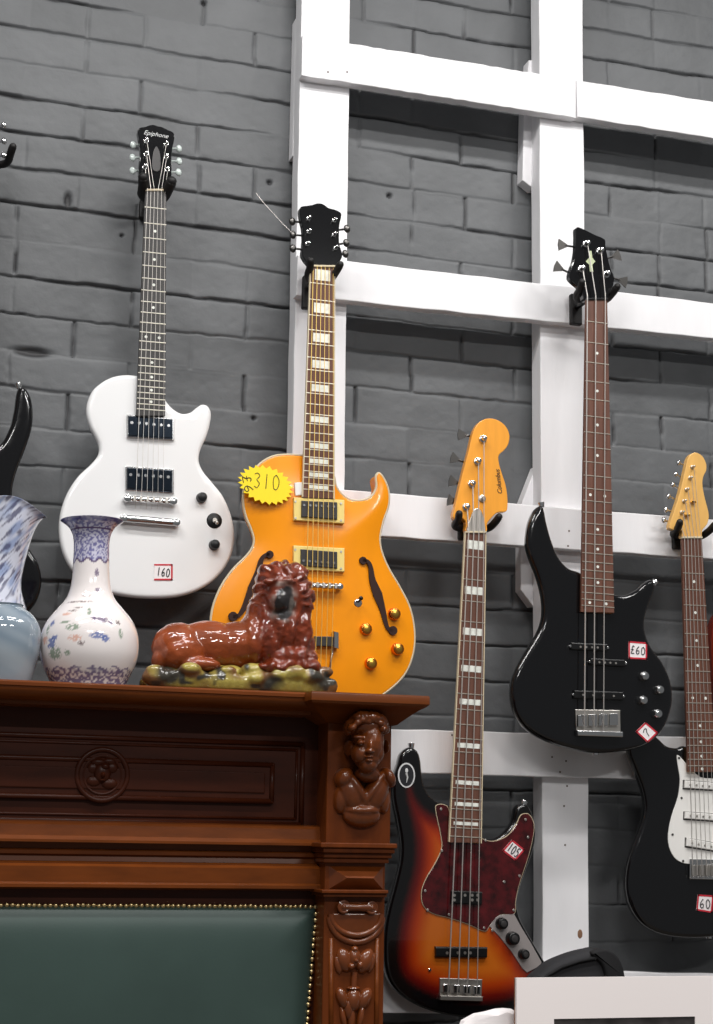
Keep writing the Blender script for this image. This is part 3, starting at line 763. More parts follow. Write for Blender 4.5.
hanger('black guitar hanger on the left lattice post holding the orange guitar', (322.5, 271), Y_PLANK, -.208, .024, base=(.013, .035), drop=.012)

# ================================================================== SUNBURST BASS
def sunburst_bass():
    yF = -.152
    g = thing('bass_guitar', U(455, 1018, yF), 'sunburst electric bass with dark red tortoiseshell pickguard beside the carved wooden mantelpiece', 'bass guitar', 'guitars on the wall')
    T6 = lambda pts: T(380, 720, 3.367, pts)
    o = T6([(62, 150), (74, 112), (100, 92), (126, 102), (138, 130), (143, 175), (152, 222), (172, 256), (205, 278), (240, 290), (290, 345), (343, 396), (380, 402), (418, 382), (448, 345), (460, 302), (474, 284), (500, 288), (518, 325), (527, 378), (521, 430), (500, 492), (476, 560), (464, 612), (472, 662), (497, 712), (530, 768), (560, 820), (583, 870), (582, 915), (545, 955), (470, 985), (400, 1000), (330, 1005), (250, 998), (160, 975), (90, 940), (45, 900), (20, 845), (14, 780), (18, 700), (32, 630), (52, 555), (70, 475), (72, 410), (60, 335), (46, 262), (47, 200)])
    B = lin((10, 8, 9)); R1 = lin((96, 14, 8)); R2 = lin((160, 52, 10)); A = lin((186, 96, 24))
    def burst(d, x, z):
        st = [(0, B), (.024, B), (.041, R1), (.060, R2), (.088, A), (1, A)]
        for (d0, c0), (d1, c1) in zip(st[:-1], st[1:]):
            if d <= d1:
                t = (d-d0)/(d1-d0); return tuple(a+(b-a)*t for a, b in zip(c0, c1))
    body_mesh('body', smooth_closed(P2(o, yF), 5), yF, .043, .008, M['burst'], g, back_bev=.030, color=burst, grid=.007, label='body shaded from black edge through red to amber')
    K = neck_build(g, yF, T(380, 400, 3.2, [(273, 426)])[0], T(380, 400, 3.2, [(339, 426)])[0], T6([(233, 412)])[0], T6([(341, 413)])[0], (462.5, 985), 20, M['rosewood'], (1, 3, 5, 7, 9, 12, 15, 17, 19), (475.3, 533), binding=True, inlay_size=(.78, .36), back_mat=M['maple'])
    yH = yF-.004
    hs = T(445, 410, 7.585, [(60, 812), (75, 740), (95, 650), (120, 540), (150, 420), (180, 310), (203, 205), (224, 142), (260, 92), (312, 66), (370, 66), (430, 92), (474, 142), (491, 200), (480, 262), (450, 305), (418, 332), (406, 360), (416, 425), (436, 490), (460, 565), (474, 650), (476, 735), (464, 770), (398, 778), (350, 822), (320, 862), (314, 925), (160, 925), (158, 850), (130, 820), (95, 838)])
    bm = BM(); add_poly_prism(bm, smooth_closed(P2(hs, yH), 3), yH, yH+.014, .0015)
    h = obj('headstock', bm, M['maple'], g, label='honey coloured maple headstock')
    pp = [U2(445+a/7.585, 410+b/7.585, yH) for a, b in ((157, 738), (200, 563), (243, 392), (285, 222))]
    for p in pp: tuner_post(h, p, yH, M['chrome'], .0078, .012)
    for (a, b), (c, d) in zip(((130, 190), (75, 370), (62, 545), (50, 690)), ((205, 200), (158, 400), (118, 560), (85, 700))):
        tuner_key(h, U2(445+c/7.585, 410+d/7.585, yH+.02), U2(445+a/7.585, 410+b/7.585, yH+.02), yH+.02, M['dark_chrome'], .013, .003, 'paddle')
    c = U(445+280/7.585, 410+672/7.585, yH); bm = BM(); add_cyl(bm, (c.x, yH+.001, c.z), (0, -1, 0), .0075, .004, 20, bev=.001); add_cyl(bm, (c.x, yH-.003, c.z), (0, -1, 0), .003, .003, 12); obj('string_retainer', bm, M['satin'], h, smooth=40)
    bm = BM(); add_poly_prism(bm, smooth_closed(P2(T(445, 410, 7.585, [(240, 745), (270, 765), (290, 820), (300, 880), (300, 922), (165, 922), (168, 880), (190, 820), (212, 765)]), yH), 3), yH-.003, yH, .001); obj('truss_rod_cover', bm, M['satin'], h, label='grey bullet-shaped cover above the nut')
    letters('maker_lettering', 'Columbus', U2(445+408/7.585, 410+545/7.585, yH), .014, PI/2-.04+.16, yH-.0003, M['ink'], h, shear=.35, squash=.88)
    # pickguard with its pale edge
    pg = T6([(186, 290), (205, 282), (228, 292), (240, 330), (290, 360), (343, 398), (380, 407), (428, 388), (458, 348), (474, 318), (500, 316), (518, 350), (513, 402), (496, 470), (468, 555), (456, 612), (452, 652), (402, 657), (372, 688), (354, 712), (300, 690), (232, 667), (172, 650), (143, 622), (138, 577), (155, 530), (184, 482), (206, 430), (202, 382), (192, 335)])
    sp = smooth_closed(P2(pg, yF), 4)
    bm = BM(); add_poly_prism(bm, sp, yF-.0016, yF+.0005); w = obj('pickguard', bm, M['binding'], g, label='dark red tortoiseshell pickguard with pale edge')
    nm = normals2(sp) ; inn = [(p[0]-q[0]*.0011, p[1]-q[1]*.0011) for p, q in zip(sp, nm)]
    bm = BM(); add_poly_prism(bm, inn, yF-.0028, yF-.0008, .0006); obj('pickguard_face', bm, M['tortoise'], w)
    for a, b in ((205, 300), (152, 575), (160, 640), (232, 655), (208, 440), (350, 700), (378, 708), (450, 640), (470, 525), (498, 395), (490, 335), (355, 405), (418, 545)):
        p = U(380+a/3.367, 720+b/3.367, yF-.0028); bm = BM(); add_cyl(bm, (p.x, yF-.0022, p.z), (0, -1, 0), .0026, .0018, 12, bev=.0005); obj('screw', bm, M['satin'], w)
    quad('pickup', 380, 720, 3.367, [(238, 574), (342, 578), (341, 622), (236, 618)], yF-.0028, .004, M['black_plastic'], g, .002)
    quad('pickup', 380, 720, 3.367, [(183, 762), (357, 764), (356, 800), (184, 798)], yF, .008, M['black_plastic'], g, .003)
    for a in (240, 276, 300, 318):
        for yy, yp in ((590, yF-.0068), (606, yF-.0068), (784, yF-.008)):
            if yy == 606 and a == 276: continue
            p = U(380+(a-14 if yy == 784 else a+10)/3.367, 720+yy/3.367, yp); bm = BM(); add_cyl(bm, (p.x, yp+.001, p.z), (0, -1, 0), .0028, .002, 12); obj('pole_piece', bm, M['satin'], g)
    cp = T6([(367, 694), (384, 668), (402, 656), (450, 652), (474, 696), (508, 752), (543, 815), (538, 828), (494, 850), (478, 836), (442, 780), (402, 730)])
    bm = BM(); add_poly_prism(bm, resample(P2(cp, yF), .01), yF-.0018, yF+.0005, .0008); pl = obj('control_plate', bm, M['plate'], g, label='chrome control plate')
    for (a, b), r in (((407, 685), .0118), ((444, 735), .0135), ((481, 788), .0105)):
        knob(g, (380+a/3.367, 720+b/3.367), yF-.0018, r, .015, M['black_plastic'], cap=M['grey_plastic'])
    bp = quad('bridge_plate', 380, 720, 3.367, [(200, 868), (342, 873), (340, 946), (198, 942)], yF, .003, M['satin'], g, .001, label='chrome bridge plate')
    quad('bridge_rail', 380, 720, 3.367, [(200, 926), (340, 930), (340, 946), (198, 942)], yF-.003, .008, M['satin'], bp, .001)
    for i in range(4):
        a = 218+34*i; quad('saddle', 380, 720, 3.367, rect(a-10, 888+i*2, a+12, 916+i*2), yF-.003, .009, M['chrome'], bp, .0015)
    strings(g, K, 4, .74, .0285, .024, pp, yH, yF-.015, .0014, .0009)
    sticker(g, T6([(445, 402), (488, 437), (456, 474), (411, 440)]), yF-.0028, '105', -.62, .8, .6, r=.001)
    # oval sticker on the horn
    c = Vector(U2(380+89/3.367, 720+186/3.367, yF)); bm = BM()
    ov = [(c.x+.0172*math.cos(a), c.y+.0235*math.sin(a)) for a in [i*2*PI/40 for i in range(40)]]
    add_poly_prism(bm, ov, yF-.0006, yF+.0005); s = obj('oval_sticker', bm, M['glyph'], g, label='oval black sticker with white rim on the upper horn')
    bm = BM(); add_poly_prism(bm, [(c.x+(p[0]-c.x)*.84, c.y+(p[1]-c.y)*.87) for p in ov], yF-.001, yF-.0004); obj('sticker_face', bm, M['ink'], s)
    bm = BM(); add_ball(bm, (c.x, yF-.001, c.y+.009), .003, .0006, .0045); add_tube(bm, [(c.x-.001, yF-.001, c.y+.004), (c.x+.002, yF-.001, c.y-.004), (c.x, yF-.001, c.y-.014)], [.0024, .0016, .0006], 6); obj('sticker_print', bm, M['glyph'], s)
    for a, b, d in ((105, 92, (0, 0, 1)), (482, 284, (.4, 0, 1))):
        p = U(380+a/3.367, 720+b/3.367, yF+.02); bm = BM(); add_cyl(bm, p-Vector(d)*.003, d, .005, .011, 14, r2=.007, bev=.001); obj('strap_button', bm, M['chrome'], g, smooth=40)
    p = U(380+167/3.367, 720+841/3.367, yF); bm = BM(); add_cyl(bm, (p.x, yF+.001, p.z), (0, -1, 0), .003, .003, 12, bev=.0006); obj('screw', bm, M['chrome'], g)
sunburst_bass()
hanger('black guitar hanger on the third lattice rail holding the sunburst bass', (475.5, 522), Y_PLANK, -.150, .033, base=(.02, .03), spread=1.1)

# ================================================================== BLACK BASS
def black_bass():
    yF = -.205
    g = thing('bass_guitar', U(590, 752, yF), 'glossy black bass with rosewood neck and chrome knobs hung at the lattice crossing', 'bass guitar', 'guitars on the wall')
    T8 = lambda pts: T(500, 480, 3.347, pts)
    o = T8([(95, 180), (105, 132), (124, 96), (141, 84), (151, 98), (160, 142), (177, 202), (200, 256), (232, 293), (275, 310), (325, 350), (378, 378), (418, 384), (458, 367), (488, 342), (510, 332), (523, 347), (518, 378), (501, 422), (488, 470), (491, 512), (511, 560), (548, 610), (574, 668), (582, 728), (571, 790), (540, 848), (488, 888), (410, 908), (320, 913), (230, 897), (150, 870), (90, 830), (55, 780), (42, 722), (46, 668), (66, 618), (100, 560), (134, 503), (149, 452), (147, 392), (130, 322), (106, 260), (94, 215)])
    body_mesh('body', smooth_closed(P2(o, yF), 5), yF, .042, .010, M['black_lacquer'], g, back_bev=.030, label='glossy black two-horned body')
    K = neck_build(g, yF, (586.3, 300), (607.4, 300), T8([(272, 441)])[0], T8([(383, 444)])[0], (597, 714), 24, M['rosewood'], (3, 5, 7, 9, 12, 15, 17, 19, 21, 24), (595, 300), dots=.0030, nut_mat='black_plastic')
    yH = yF-.004
    hs = T(550, 220, 8.91, [(232, 72), (250, 61), (320, 90), (400, 130), (490, 174), (496, 240), (516, 330), (540, 430), (572, 512), (560, 600), (520, 680), (508, 716), (306, 716), (290, 660), (270, 610), (215, 560), (172, 512), (186, 430), (214, 350), (228, 250), (231, 140)])
    hp = P2(hs, yH); hp = smooth_closed(resample(hp, .02), 3)
    bm = BM(); add_poly_prism(bm, hp, yH, yH+.014, .0015); h = obj('headstock', bm, M['black_lacquer'], g)
    pp = [U2(550+a/8.91, 220+b/8.91, yH) for a, b in ((275, 440), (318, 218), (440, 280), (497, 488))]
    for p in pp: tuner_post(h, p, yH, M['chrome'], .0075, .013)
    for (a, b), (c, d) in zip(((110, 225), (75, 425), (590, 320), (650, 545)), ((225, 240), (180, 475), (515, 340), (570, 520))):
        tuner_key(h, U2(550+c/8.91, 220+d/8.91, yH+.02), U2(550+a/8.91, 220+b/8.91, yH+.02), yH+.02, M['dark_chrome'], .0135, .003, 'paddle')
    bm = BM(); add_poly_prism(bm, P2(T(550, 220, 8.91, [(348, 275), (370, 275), (376, 335), (402, 370), (376, 400), (385, 460), (355, 460), (350, 400), (318, 370), (348, 335)]), yH), yH-.0006, yH+.0004); obj('maker_emblem', bm, M['paleglyph'], h, label='pale star-shaped maker emblem')
    bm = BM(); add_tube(bm, [(*U(a, b, yH+.007),) for a, b in T(550, 220, 8.91, [(172, 512), (215, 562), (268, 608)])], .004, 8); obj('headstock_edge', bm, M['neck_wood'], h, label='bare brown wood along the lower left edge')
    KK = dict(K); 
    for i, (nx, bx) in enumerate(((290, 283), (318, 315), (350, 347))):
        a = U(500+nx/3.347, 210+290/3.347, K['yB']); b = U(500+bx/3.347, 480+790/3.347, yF-.016); c = U(500+bx/3.347, 480+845/3.347, yF-.01); p = pp[i]
        bm = BM(); add_tube(bm, [(p[0], yH-.008, p[1]), (a.x, K['yB']-.0035, a.z), (b.x, yF-.016, b.z), (c.x, yF-.009, c.z)], .0014-.00015*i, 6); obj('string', bm, M['string'], g)
    for q in ([(236, 545), (355, 550), (354, 574), (235, 569)], [(300, 597), (415, 603), (414, 626), (299, 620)], [(245, 704), (408, 710), (407, 738), (244, 732)]):
        p = quad('pickup', 500, 480, 3.347, q, yF, .006, M['black_plastic'], g, .002)
        for i in range(4 if q[0][0] != 300 else 4):
            t = (.28+.16*i) if q[0][0] != 245 else .2+.21*i; px = q[0][0]+(q[1][0]-q[0][0])*t; py = (q[0][1]+q[3][1])/2+(q[1][1]-q[0][1])*t
            s = U(500+px/3.347, 480+py/3.347, yF-.006); bm = BM(); add_cyl(bm, (s.x, yF-.0055, s.z), (0, -1, 0), .0022, .0016, 10); obj('pole_piece', bm, M['satin'], p)
        for e in (0, 1):
            s = U(500+(q[e][0]+(-3 if e == 0 else 3))/3.347, 480+((q[e][1]+q[3-e][1])/2)/3.347, yF); bm = BM(); add_cyl(bm, (s.x, yF+.001, s.z), (0, -1, 0), .0026, .006, 10, bev=.0006); obj('mounting_screw', bm, M['chrome'], p)
    bp = quad('bridge_plate', 500, 480, 3.347, [(250, 768), (400, 771), (402, 858), (254, 854)], yF, .003, M['satin'], g, .001, label='chrome bridge plate')
    quad('bridge_rail', 500, 480, 3.347, [(252, 838), (404, 843), (404, 862), (254, 857)], yF-.003, .010, M['chrome'], bp, .002)
    for i in range(4):
        a = 270+35*i; quad('saddle', 500, 480, 3.347, rect(a-14, 786-i, a+15, 826-i), yF-.003, .008, M['chrome'], bp, .0015)
    for a, b in ((478, 657), (528, 703), (473, 738), (522, 783)):
        knob(g, (500+a/3.347, 480+b/3.347), yF, .0100, .015, M['chrome'], label='chrome knob', dome=.45)
    sticker(g, T8([(430, 539), (492, 544), (492, 601), (430, 598)]), yF, '£60', -.08, .85, .45)
    sticker(g, T8([(487, 810), (529, 846), (494, 880), (454, 842)]), yF, '7', .75, .5, .55, r=.0008)
    for a, b, d in ((139, 86, (-.2, 0, 1)), (516, 345, (.6, 0, 1)), (318, 908, (0, 0, -1))):
        p = U(500+a/3.347, 480+b/3.347, yF+.02); bm = BM(); add_cyl(bm, p-Vector(d)*.004, d, .005, .011, 14, r2=.007, bev=.001); obj('strap_button', bm, M['chrome'], g, smooth=40)
black_bass()
hanger('black guitar hanger on the second lattice rail holding the black bass', (595.5, 292), Y_PLANK, -.203, .034, base=(.013, .034), spread=1.0, drop=.008)

# ================================================================== BLACK GUITAR, WHITE PICKGUARD
def strat():
    yF = -.150
    g = thing('electric_guitar', U(700, 938, yF), 'black electric guitar with white pickguard and maple headstock at the right edge', 'guitar', 'guitars on the wall')
    o = [(690, 748), (684, 746), (678, 748), (668, 746), (660, 739), (652, 733), (645, 731), (637, 734), (630, 742), (631, 755), (637, 771), (644.5, 792), (646.5, 809), (642, 827), (634.5, 847), (629, 866), (627.5, 888), (632, 908), (643, 924), (661, 934), (686, 938), (715, 937), (750, 928), (778, 905), (790, 875), (785, 845), (772, 822), (764, 805), (764, 785), (772, 765), (770, 753), (758, 753), (742, 768), (727, 776), (712, 766)]
    body_mesh('body', smooth_closed(P2(o, yF), 5), yF, .043, .009, M['black_lacquer'], g, back_bev=.031, label='glossy black contoured body')
    K = neck_build(g, yF, (682, 538.5), (702, 538.5), (688, 771.5), (716.5, 772), (704, 875), 22, M['rosewood'], (3, 5, 7, 9, 12, 15, 17, 19, 21), (692, 538), dots=.0030, back_mat=M['pale_maple'])
    yH = yF-.004
    hs = T(600, 440, 5.69, [(395, 500), (410, 440), (440, 350), (465, 260), (489, 155), (505, 96), (540, 70), (580, 88), (604, 130), (606, 172), (588, 212), (585, 262), (600, 340), (616, 400), (620, 442), (610, 480), (584, 512), (575, 556), (468, 556), (466, 516), (430, 512)])
    bm = BM(); add_poly_prism(bm, smooth_closed(P2(hs, yH), 3), yH, yH+.014, .0015); h = obj('headstock', bm, M['pale_maple'], g, label='pale maple headstock')
    pp = [U2(600+a/5.69, 440+b/5.69, yH) for a, b in ((448, 478), (462, 413), (475, 348), (490, 283), (510, 217), (523, 155))]
    for p in pp: tuner_post(h, p, yH, M['satin'], .0040, .010)
    for (a, b), (c, d) in zip(((447, 130), (430, 195), (415, 255), (390, 320), (375, 397), (362, 455)), ((488, 150), (470, 220), (455, 285), (440, 345), (422, 410), (405, 470))):
        tuner_key(h, U2(600+c/5.69, 440+d/5.69, yH+.018), U2(600+a/5.69, 440+b/5.69, yH+.018), yH+.018, M['chrome'], .0072, .006)
    for a, b in ((525, 355), (490, 430)):
        p = U(600+a/5.69, 440+b/5.69, yH); bm = BM(); add_box(bm, p.x-.006, p.x+.006, yH-.006, yH-.002, p.z-.002, p.z+.002, .0006); add_cyl(bm, (p.x, yH, p.z), (0, -1, 0), .0025, .006, 10); obj('string_tree', bm, M['gold'], h)
    pg = [(676.5, 755), (680, 757), (688, 766), (700, 777), (716, 779), (730, 786), (746, 777), (756, 775), (752, 800), (757, 830), (769, 860), (774, 888), (762, 898), (745, 886), (730, 868), (708, 863.5), (690, 864), (681.5, 862.6), (674, 857.5), (668.8, 847), (667.8, 834.5), (671, 817), (677.5, 797), (679.5, 779), (677.5, 766)]
    bm = BM(); add_poly_prism(bm, smooth_closed(P2(pg, yF), 3), yF-.0022, yF+.0005, .0008); w = obj('pickguard', bm, M['white_plastic'], g, label='white pickguard')
    for a, b in ((679, 758), (681.5, 798), (672.5, 834.5), (683, 861)):
        p = U(a, b, yF-.0022); bm = BM(); add_cyl(bm, (p.x, yF-.0018, p.z), (0, -1, 0), .0024, .0014, 10); obj('screw', bm, M['grey_plastic'], w)
    for q in ([(684, 780.5), (728, 784), (727, 790.5), (683.5, 788)], [(684.5, 812), (728, 815), (727, 821.5), (684, 818.5)], [(686, 838), (730, 846), (729, 853), (685.5, 846)]):
        p = quad('pickup_surround', 0, 0, 1, [(q[0][0]-1.2, q[0][1]-.6), (q[1][0]+1.2, q[1][1]-.6), (q[2][0]+1.2, q[2][1]+1.4), (q[3][0]-1, q[3][1]+1.4)], yF-.0022, .0006, M['grey_plastic'], w, .0001)
        quad('pickup', 0, 0, 1, q, yF-.0028, .005, M['white_plastic'], p, .0015)
        for i in range(6):
            t = .14+.72*i/5; a = q[0][0]+(q[1][0]-q[0][0])*t; b = (q[0][1]+q[3][1])/2+(q[1][1]-q[0][1])*t; s = U(a, b, yF-.0078); bm = BM(); add_cyl(bm, (s.x, yF-.0075, s.z), (0, -1, 0), .0021, .0014, 10); obj('pole_piece', bm, M['satin'], p)
    bp = quad('bridge_plate', 0, 0, 1, [(689, 859), (732, 860), (732, 880), (689, 879)], yF-.0022, .003, M['chrome'], g, .001, label='chrome bridge plate')
    for i in range(6):
        a = 692+6.3*i; quad('saddle', 0, 0, 1, rect(a, 865, a+4.8, 876), yF-.0052, .005, M['satin'], bp, .001)
    strings(g, K, 6, .82, .026, .006, pp, yH, yF-.014, .0009, .0005)
    for a, b in ((738, 850), (750, 868), (762, 884)):
        knob(g, (a, b), yF-.0022, .011, .014, M['white_plastic'])
    bm = BM(); p = U(726, 862, yF); add_tube(bm, [(p.x, yF-.004, p.z), (p.x-.010, yF-.03, p.z-.004), (p.x-.024, yF-.036, p.z-.01)], .0028, 8); add_tube(bm, [(p.x-.024, yF-.036, p.z-.010), (p.x-.036, yF-.037, p.z-.014)], .0050, 10); obj('tremolo_arm', bm, M['white_plastic'], g, smooth=True)
    sticker(g, T(590, 700, 3.935, [(424, 765), (486, 769), (480, 838), (418, 828)]), yF, '60', -.05, .75, .5)
    p = U(590+466/3.935, 700+940/3.935, yF+.02); bm = BM(); add_cyl(bm, p+Vector((0, 0, .012)), (0, 0, -1), .005, .011, 14, r2=.007, bev=.001); obj('strap_button', bm, M['chrome'], g, smooth=40)
strat()
hanger('black guitar hanger on the third lattice rail at the right edge', (692.5, 530), Y_PLANK, -.152, .034, base=(.022, .030), spread=1.0, drop=.004)

# ================================================================== LEFT-EDGE BLACK GUITAR
def left_guitar():
    yF = -.115
    g = thing('electric_guitar', U(-25, 630, yF), 'black horned guitar mostly cut off by the left edge, behind the swirled vase', 'guitar', 'guitars on the wall')
    o = [(-3, 446), (9.7, 428), (14.5, 409), (16.8, 393), (20, 386.5), (27, 389), (32.5, 403), (32.5, 425), (25, 450), (16.5, 472), (12.5, 492), (15, 512), (22, 535), (30.6, 550), (38.7, 563), (42, 580), (40, 593), (33, 607), (15, 622), (-20, 630), (-60, 622), (-85, 595), (-88, 565), (-72, 532), (-60, 505), (-62, 470), (-72, 440), (-87, 410), (-83, 393), (-66, 402), (-48, 428), (-32, 446)]
    body_mesh('body', smooth_closed(P2(o, yF), 5), yF, .042, .009, M['black_lacquer'], g, back_bev=.030, label='glossy black body with a pointed horn')
    K = neck_build(g, yF, (-30, 192), (-8, 192), (-38, 452), (-8, 452), (-26, 545), 24, M['rosewood'], (3, 5, 7, 9, 12, 15, 17, 19, 21), (-19, 192), dots=.003)
    yH = yF-.004
    bm = BM(); add_poly_prism(bm, smooth_closed(P2([(-34, 112), (-20, 106), (-5, 112), (-6, 140), (-4, 170), (-8, 192), (-30, 192), (-34, 170), (-32, 140)], yH), 3), yH, yH+.014, .0015); h = obj('headstock', bm, M['black_lacquer'], g)
    for b in (126, 142, 156):
        tuner_key(h, U2(-6, b+1, yH+.015), U2(4, b-1, yH+.015), yH+.015, M['chrome'], .0080, .006)
        tuner_post(h, U2(-10, b, yH), yH, M['chrome'], .0045)
    p = U(19.5, 386.5, yF+.02); bm = BM(); add_cyl(bm, p-Vector((0, 0, .004)), (-.3, 0, 1), .005, .011, 14, r2=.007, bev=.001); obj('strap_button', bm, M['chrome'], g, smooth=40)
    strings(g, K, 6, .82, .026, .02, None, yH, yF-.014, .0008, .0004)
left_guitar()
hanger('black guitar hanger at the left edge beside the brick, for the cut-off black guitar', (-15, 152), 0, -.125, .044, base=(.014, .03))

# ================================================================== RED BODY AT THE RIGHT EDGE
def red_guitar():
    yF = -.14
    g = thing('electric_guitar', U(770, 720, yF), 'dark red guitar of which only a sliver of body shows at the right edge', 'guitar', 'guitars on the wall')
    o = [(710.5, 640), (714, 622), (722, 612), (738, 610), (752, 615), (762, 632), (764, 650), (770, 668), (785, 690), (788, 720), (770, 742), (750, 748), (738, 742), (722, 722), (716, 700), (712, 675)]
    o = [(a+2 if a < 720 else a, b) for a, b in o]
    body_mesh('body', smooth_closed(P2(o, yF), 4), yF, .04, .008, M['redbody'], g)
    bm = BM(); add_poly_prism(bm, P2([(736, 470), (750, 470), (756, 640), (732, 640)], yF-.01), yF-.01, yF+.014, .002); obj('neck', bm, M['rosewood'], g)
    bm = BM(); add_poly_prism(bm, smooth_closed(P2([(736, 470), (750, 470), (755, 440), (752, 415), (740, 412), (732, 420), (731, 445)], yF-.006), 3), yF-.006, yF+.008, .001); obj('headstock', bm, M['black_lacquer'], g)

red_guitar()

# ================================================================== MANTELPIECE
Y_S = -.56                                                  # front edge of the shelf
Y_BR = -.60                                                 # front edge of the projecting end
Y_PIL = -.52
Y_FR = -.462
Y_BACK = -.24
zp = lambda py, y, px=200: U(px, py, y).z
xp = lambda px, y, py=800: U(px, py, y).x
XL = xp(-230, Y_FR)
mant = thing('mantelpiece', Vector((xp(102, Y_FR), -.42, 0)), 'carved dark red-brown wooden mantelpiece with green leather panel and cherub head', 'mantelpiece')
z_top = zp(685.5, Y_S, 150)
z_sb = zp(702, Y_S, 150)
x_pl, x_pr = xp(326, Y_PIL, 780), xp(390, Y_PIL, 780)
x_tip = U(429, 697, Y_BR).x
x_brk = U(312, 697, Y_BR).x
# shelf slab with its thicker projecting end and cove
bm = BM(); zt2 = z_top+.0005
add_profile_x(bm, [(Y_BACK, z_top), (Y_S+.003, z_top), (Y_S, z_top-.003), (Y_S, z_top-.008), (Y_S+.0025, z_top-.0095), (Y_S+.0025, z_top-.012), (Y_S+.004, z_top-.016), (Y_S+.008, z_top-.020), (Y_S+.015, z_top-.0245), (Y_S+.025, z_top-.028), (Y_S+.034, z_top-.0285), (Y_S+.034, z_top-.034), (Y_BACK, z_top-.034)], XL, x_brk+.02)
obj('shelf', bm, M['wood'], mant, smooth=30)
bm = BM()
def rr(x0, x1, y0, z): return [(x0, Y_BACK, z), (x0, y0, z), (x1, y0, z), (x1, Y_BACK, z)]
zb = zp(705, Y_BR, 380); zc = zp(724, Y_PIL, 360)
ring = [(x_brk, x_tip, Y_BR, z_top-.001), (x_brk-.001, x_tip+.001, Y_BR-.001, z_top-.004), (x_brk-.001, x_tip+.001, Y_BR-.001, zb+.004), (x_brk+.002, x_tip-.003, Y_BR+.003, zb)]
for k in range(1, 7):
    t = k/6; s = 1-(1-t)**2*.9-.1*(1-t); ring.append((x_brk+.002+(x_pl-.004-x_brk)*t, x_tip-.003-(x_tip-.006-x_pr-.006)*t**.85, Y_BR+.006+(Y_PIL-.012-Y_BR)*t**.85, zb+(zc-zb)*t))
add_loft(bm, [rr(*r) for r in ring])
obj('shelf_end', bm, M['wood'], mant, smooth=25, label='projecting end of the shelf with tapered underside')
# back carcass
z0 = 0.0
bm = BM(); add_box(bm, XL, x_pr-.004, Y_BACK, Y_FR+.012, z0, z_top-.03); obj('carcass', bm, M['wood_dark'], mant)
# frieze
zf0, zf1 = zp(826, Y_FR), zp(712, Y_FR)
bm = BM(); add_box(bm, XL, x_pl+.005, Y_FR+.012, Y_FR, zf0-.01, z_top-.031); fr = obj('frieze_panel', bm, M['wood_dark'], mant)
def bead_rect(nm, x0, x1, za, zb_, y, r, par, m):
    bm = BM()
    for pts in ([(x0, y, za), (x1, y, za)], [(x0, y, zb_), (x1, y, zb_)], [(x1, y, za), (x1, y, zb_)]):
        add_tube(bm, pts, r, 10)
    for z in (za, zb_): add_ball(bm, (x1, y, z), r, sub=2)
    return obj(nm, bm, m, par, smooth=True)
zz = lambda py: zp(py, Y_FR, 200)
XF = xp(302, Y_FR, 780); XI = xp(271, Y_FR, 780)
bead_rect('frame_moulding', XL, XF, zz(823), zz(741), Y_FR, .0045, fr, M['wood_dark'])
bead_rect('frame_moulding', XL, XF-.010, zz(817), zz(747), Y_FR, .0025, fr, M['wood_dark'])
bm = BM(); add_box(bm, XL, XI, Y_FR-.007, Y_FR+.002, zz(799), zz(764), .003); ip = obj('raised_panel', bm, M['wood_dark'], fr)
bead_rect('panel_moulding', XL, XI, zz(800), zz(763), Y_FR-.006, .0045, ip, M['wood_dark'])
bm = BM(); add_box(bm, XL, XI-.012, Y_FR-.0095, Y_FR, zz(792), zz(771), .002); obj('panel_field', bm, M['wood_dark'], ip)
# medallion
c = U(102, 775, Y_FR-.006); ms = 1/595
bm = BM()
add_tube(bm, [(c.x+24*ms*math.cos(a), c.y-.002, c.z+24*ms*math.sin(a)) for a in [i*2*PI/40 for i in range(40)]], .0045, 10, closed=True)
add_tube(bm, [(c.x+18*ms*math.cos(a), c.y-.002, c.z+18*ms*math.sin(a)) for a in [i*2*PI/40 for i in range(40)]], .0022, 8, closed=True)
add_cyl(bm, (c.x, c.y+.004, c.z), (0, -1, 0), 24*ms, .006, 40)
for a, b, rx, rz, d in ((0, 2, 9, 11, .010), (-8, -6, 8, 6, .006), (7, -8, 9, 6, .006), (-9, 6, 6, 6, .005), (9, 7, 6, 6, .006), (2, 8, 5, 4, .014), (0, 0, 3, 4, .016), (0, -5, 4, 2, .012), (-4, 12, 8, 4, .008), (6, 13, 7, 4, .007)):
    add_ball(bm, (c.x+a*ms, c.y-.001, c.z+b*ms), rx*ms, d, rz*ms)
obj('medallion', bm, M['wood_dark'], fr, smooth=40, label='round carved medallion in the middle of the frieze')
# rails under the frieze
def rail_piece(nm, p0, p1, yface, prof, m):
    za, zb_ = zp(p1, yface), zp(p0, yface); H = zb_-za
    bm = BM(); add_profile_x(bm, [(Y_FR+.012, zb_)]+[(yface+dy, za+H*t) for t, dy in prof]+[(Y_FR+.012, za)], XL, x_pl+.004)
    return obj(nm, bm, m, mant, smooth=20)
rail_piece('upper_moulding', 823, 844, -.486, [(1, .018), (.92, .006), (.8, .002), (.3, 0), (.12, -.006), (0, -.006)], M['wood'])
rail_piece('groove_moulding', 844, 865, -.474, [(1, .004), (.7, .004), (.62, -.003), (.45, -.003), (.38, .004), (.12, .002), (.05, -.004), (0, -.004)], M['wood'])
rail_piece('lower_rail', 865, 890, -.488, [(1, .006), (.9, 0), (.28, 0), (.2, -.005), (.08, -.005), (0, .004)], M['wood'])
bm = BM(); add_box(bm, XL, x_pl+.004, Y_FR+.012, Y_FR, z0, zp(889, Y_FR)); obj('panel_surround', bm, M['wood_dark'], mant)
